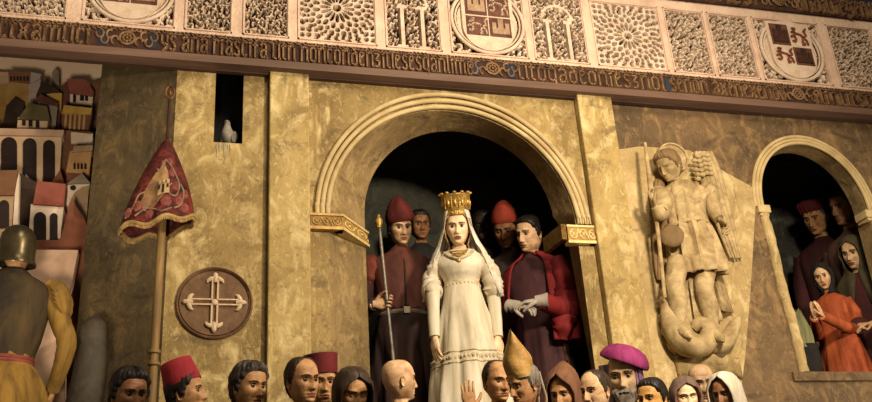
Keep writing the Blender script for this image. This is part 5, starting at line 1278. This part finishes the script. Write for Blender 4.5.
# sheaf in a dark pot at the niche's left side
a = P(803, 372, .09); t = thing('pot', 'dark pot with a pale green bundle standing at the left of the child', 'pot', (a[0] + .05, .09, N_SILL))
ct = np.array(P(807, 345, .09)); mb = MB()
mb.lathe([(.03, N_SILL + .001), (.05, N_SILL + .02), (.062, N_SILL + .08), (.058, ct[2] - .02), (.07, ct[2])], (ct[0] + .005, .085, 0), 24, (1, .55), 0, True); mb.build('pot', C_black, t, True, t.location)
mb = MB(); G = []
for f in np.linspace(0, 1, 14):
    z = ct[2] - .02 + f * .22; rr = .05 + .016 * math.sin(PI * min(1, f * 1.1)) - .012 * f
    G.append([(ct[0] - .01 - .022 * f + rr * math.sin(b) * (1 + .08 * math.sin(9 * b)), .085 - rr * .6 * math.cos(b) * (1 + .08 * math.sin(9 * b)), z + .012 * math.sin(5 * b) * f) for b in np.linspace(0, 2 * PI, 40, endpoint=False)])
mb.grid(np.array(G), True, 0, False, True); mb.build('bundle', paint('pale_green_bundle', '#4a4a2e', '#7c7850', scale=6, stretch=(5, 5, .5)), t, True, t.location)

# ---- stone angel in relief
S1, S2 = M_statue, M_statue_d
fl = P(700, 338, -.06)[2]
p = Person('pale stone angel with halo, wings and spear standing on a dragon', (668, 166), 29, -.10, -34, fl, S1, cat='statue', name='angel_statue', mats=[S1, S1, S1, S1, S1], gaunt=.4, pitch=16, roll=-8, byaw=4, zk=.86, eyes=False)
p.shell('hair', S2, SHORT, .022, noise=.006)
L2 = lambda px, py, y=-.10: tuple(loc(p, P(px, py, y)) if True else 0)
def A_(px, py, y=-.1):   # picture point -> neutral coordinates before the body is squeezed
    v = loc(p, P(px, py, y)); v[2] = -.2 + (v[2] + .2) / p.zk if v[2] < -.2 else v[2]; return tuple(v)
zw = A_(688, 226)[2]; zs_ = A_(690, 276)[2]; xw = A_(686, 222)[0]
r = p.robe('tunic', S1, rows=[(-.165, .07, .058, .07), (-.2, .11, .075, .09), (-.225, .15, .09, .1), (-.26, .175, .105, .11), (-.33, .178, .125, .115), (-.45, .162, .125, .11), (zw + .03, .15, .12, .105)], hem=None, lo=zw, fold=.07, nf=13, start=.1)
p.robe('tunic_skirt', S1, rows=[(zw + .02, .155, .125, .11), (zw - .06, .175, .14, .12), ((zw + zs_) / 2, .19, .15, .13)], hem=(.2, .16, .13), lo=zs_, fold=.16, nf=12, start=zw + .3)
mb = MB(); mb.tube(p.bx(np.array([(.162 * math.sin(a), -.13 * math.cos(a), zw + .01 + .01 * math.sin(3 * a)) for a in np.linspace(0, 2 * PI, 40)])), .018, 8); mb.build('girdle', S1, p.root)
p.robe('underskirt', S1, rows=[(zs_ + .06, .09, .05, .08), (zs_ - .05, .085, .05, .08)], hem=(.10, .06, .1), lo=A_(697, 322)[2], fold=.2, nf=9, start=zs_ + .3)
for (kx, fx, sy) in (((675, 284), (683, 334), -.16), ((704, 286), (716, 338), -.16)):
    a = A_(*kx, -.14); hp_ = A_(kx[0] + 3, 262, -.1); b = A_(fx[0] - 3, fx[1] - 10, -.12); m = A_((kx[0] + fx[0]) / 2 - 1, (kx[1] + fx[1]) / 2 - 4, -.13)
    p.mb.tube(p.bx(np.array([hp_, a, m, b])), [.085, .072, .07, .042], 14, 0, 4)
    p.mb.tube(p.bx(np.array([A_(fx[0] - 4, fx[1] - 8, -.10), A_(fx[0] - 1, fx[1] - 3, -.14), A_(fx[0] + 5, fx[1] + 1, -.17), A_(fx[0] + 8, fx[1] + 4, -.19)])), [.042, .042, .034, .008], 12, 0, 3)
ptsR = [(.17, .0, -.26), A_(709, 196, -.12), A_(713, 210, -.14), A_(719, 219, -.17)]
p.arm(1, ptsR, palm=(-1, 0, 0), hdir=(.5, -.2, -.8), curl=.7); p.sleeve('sleeve', S1, ptsR, [.08, .075, .06, .04], r, .06)
ptsL = [(-.17, .0, -.26), A_(664, 200, -.16), A_(661, 214, -.2), A_(656, 206, -.22)]
p.arm(-1, ptsL, palm=(1, 0, 0), hdir=(-.4, -.3, .8), curl=.9); p.sleeve('sleeve', S1, ptsL, [.08, .075, .06, .04], r, .06)
sx = [P(*q_) for q_ in ((645, 143, -.14), (651, 190, -.17), (657, 225, -.17), (665, 298, -.14))]
W2 = lambda w: (Rz(-p.body) @ (np.array(w) - np.array(p.root.location))) / p.s
mb = MB(); mb.tube([W2(w) for w in sx], [.012, .022, .016, .014], 10, 0, 4); mb.build('spear', S1, p.root)
mb = MB(); cc = np.array(P(670.5, 160, .0)); Rr = .098
mb.grid(np.array([[W2(cc + np.array([rr * math.cos(a), yy, rr * math.sin(a)])) for a in np.linspace(0, 2 * PI, 44, endpoint=False)] for rr, yy in ((.001, -.03), (Rr * .86, -.03), (Rr * .88, -.042), (Rr * .97, -.042), (Rr, -.03), (Rr, .0))]), True); mb.build('halo', S1, p.root)
def wing(pts, nf, name, mat, y=-.03, parent=None):
    """pts: spine of the wing from its top to its tip, each with half width in pixels"""
    wg = None
    for k in range(nf):
        f = (k - (nf - 1) / 2) / ((nf - 1) / 2 + 1e-9); mb = MB()
        path = [W2(P(x + f * w, yy_, y - .02 * (1 - abs(f)))) for x, yy_, w in pts]
        mb.tube(path, [.02, .03, .028, .022, .010][:len(pts)], 10, 0, 4); o = mb.build(name if wg is None else 'feather', mat, wg or p.root); wg = wg or o
    return wg
wing([(703, 152, 7), (709, 170, 8), (716, 195, 8), (725, 225, 7), (736, 258, 5)], 5, 'wing', S1)
mb = MB()
for i in range(5):
    for j in range(4):
        x = 694 + j * 4.4 + i * 1.0; yy = 154 + i * 4.6 + (4 - j) * 1.6 - 3 * math.sin(j)
        mb.ball(W2(P(x, yy, -.075)), (.026, .02, .02), 8, 6)
mb.build('covert', S1, p.root)
wing([(661, 180, 4), (660, 210, 5), (661, 235, 6), (661, 262, 5), (660, 280, 2)], 4, 'wing', S2, -.02)
mb = MB(); G = []
for f in np.linspace(0, 1, 16):
    pxl = 700 + 14 * f; w_ = 5 + 17 * f; y_ = 222 + 85 * f
    G.append([W2(P(pxl - w_ * .4 + w_ * 1.25 * s_ , y_ + 6 * s_ * f, -.05 - .03 * math.sin(s_ * 9 + f * 2) )) for s_ in np.linspace(0, 1, 18)])
mb.grid(np.array(G), False); solid(mb.build('drapery', S1, p.root), .02)
mb = MB(); mb.ball(W2(P(672, 236, -.18)), (.09, .03, .09), 20, 12); mb.build('shield', S2, p.root)
p.done()
# the dragon under the angel's feet
d0 = P(700, 345, -.05); t = thing('stone_dragon', 'pale stone dragon curled under the feet of the stone angel', 'statue', (d0[0], -.05, fl - .12))
mb = MB(); V = lambda x, y_, d: P(x, y_, d)
mb.tube([V(668, 290, -.05), V(671, 305, -.07), V(675, 325, -.08), V(684, 341, -.09), V(698, 346, -.10), V(708, 340, -.11), V(708, 328, -.11), V(699, 324, -.10), V(693, 330, -.09)], [.035, .06, .075, .075, .065, .055, .05, .04, .022], 14, 0, 5)
mb.tube([V(704, 345, -.06), V(718, 344, -.08), V(728, 338, -.08), V(735, 325, -.08), V(741, 315, -.08)], [.05, .055, .045, .035, .006], 12, 0, 5)
mb.build('coils', S1, t, True, t.location)
mb = MB(); mb.ball(V(669, 292, -.08), (.045, .05, .035), 16, 10); mb.tube([V(669, 292, -.1), V(674, 290, -.14), V(679, 291, -.16)], [.03, .026, .012], 10, 0, 3); mb.tube([V(668, 288, -.06), V(665, 280, -.05)], [.014, .003], 8); mb.build('head', S1, t, True, t.location)
mb = MB()
for k, (x, y_) in enumerate(((664, 298), (666, 312), (668, 326), (674, 340))):
    mb.tube([V(x + 4, y_, -.05), V(x - 3, y_ + 5, -.04), V(x + 2, y_ + 14, -.03)], [.03, .025, .006], 8, 0, 3)
mb.build('wing', S1, t, True, t.location)
t = thing('ledge_stone', 'rough stone corbel under the carved dragon', 'corbel', (d0[0], .0, fl - .14)); mb = MB()
G = []
for f, dd in ((0, .004), (.3, .03), (.7, .06), (1, .075)):
    G.append([np.array([P(672 + 62 * s_, 340, 0)[0], YR - .016 - dd * math.sin(PI * s_) ** .5 - .001, fl - .20 + .10 * f + .012 * math.sin(s_ * 23 + f * 3)]) for s_ in np.linspace(0, 1, 30)])
mb.grid(np.array(G), False); solid(mb.build('corbel', M_slab, t, True, t.location), .01, 1)
# ================================================================== LIGHT
def lamp(name, kind, loc, energy, color, size=.3, target=None, spot=None, blend=.6):
    l = bpy.data.lights.new(name, kind); l.energy = energy; l.color = color
    if kind == 'AREA': l.size = size
    else: l.shadow_soft_size = size
    if spot: l.spot_size = math.radians(spot); l.spot_blend = blend
    o = bpy.data.objects.new(name, l); C.objects.link(o); o.location = loc
    if target is not None:
        o.rotation_euler = (Vector(target) - Vector(loc)).to_track_quat('-Z', 'Y').to_euler()
    return o
WARM = (1.0, .84, .66)
lamp('key_lamp', 'SPOT', (2.15, -3.0, 3.8), 490, WARM, .16, (1.6, 0, 3.4), 110, .8)
lamp('side_lamp', 'SPOT', (5.4, -1.7, 2.5), 190, WARM, .12, (2.9, 0, 3.5), 75, .8)
lamp('left_fill', 'SPOT', (-.5, -3.3, 1.75), 420, WARM, .2, (-1.3, .8, 4.25), 40, .5)  # added fill without a fixture, brightens the town and painted sky
lamp('ceiling_lamp', 'AREA', (1.5, -3.6, 6.2), 120, (1, .86, .68), 1.2, (1.7, 0, 4.8))
w = bpy.data.worlds.new('room_dusk'); bpy.context.scene.world = w; w.use_nodes = True
w.node_tree.nodes['Background'].inputs[0].default_value = (1, .82, .6, 1); w.node_tree.nodes['Background'].inputs[1].default_value = .19
v = bpy.context.scene.view_settings; v.view_transform = 'Standard'; v.look = 'None'; v.gamma = 1; v.exposure = 0; v.use_curve_mapping = False
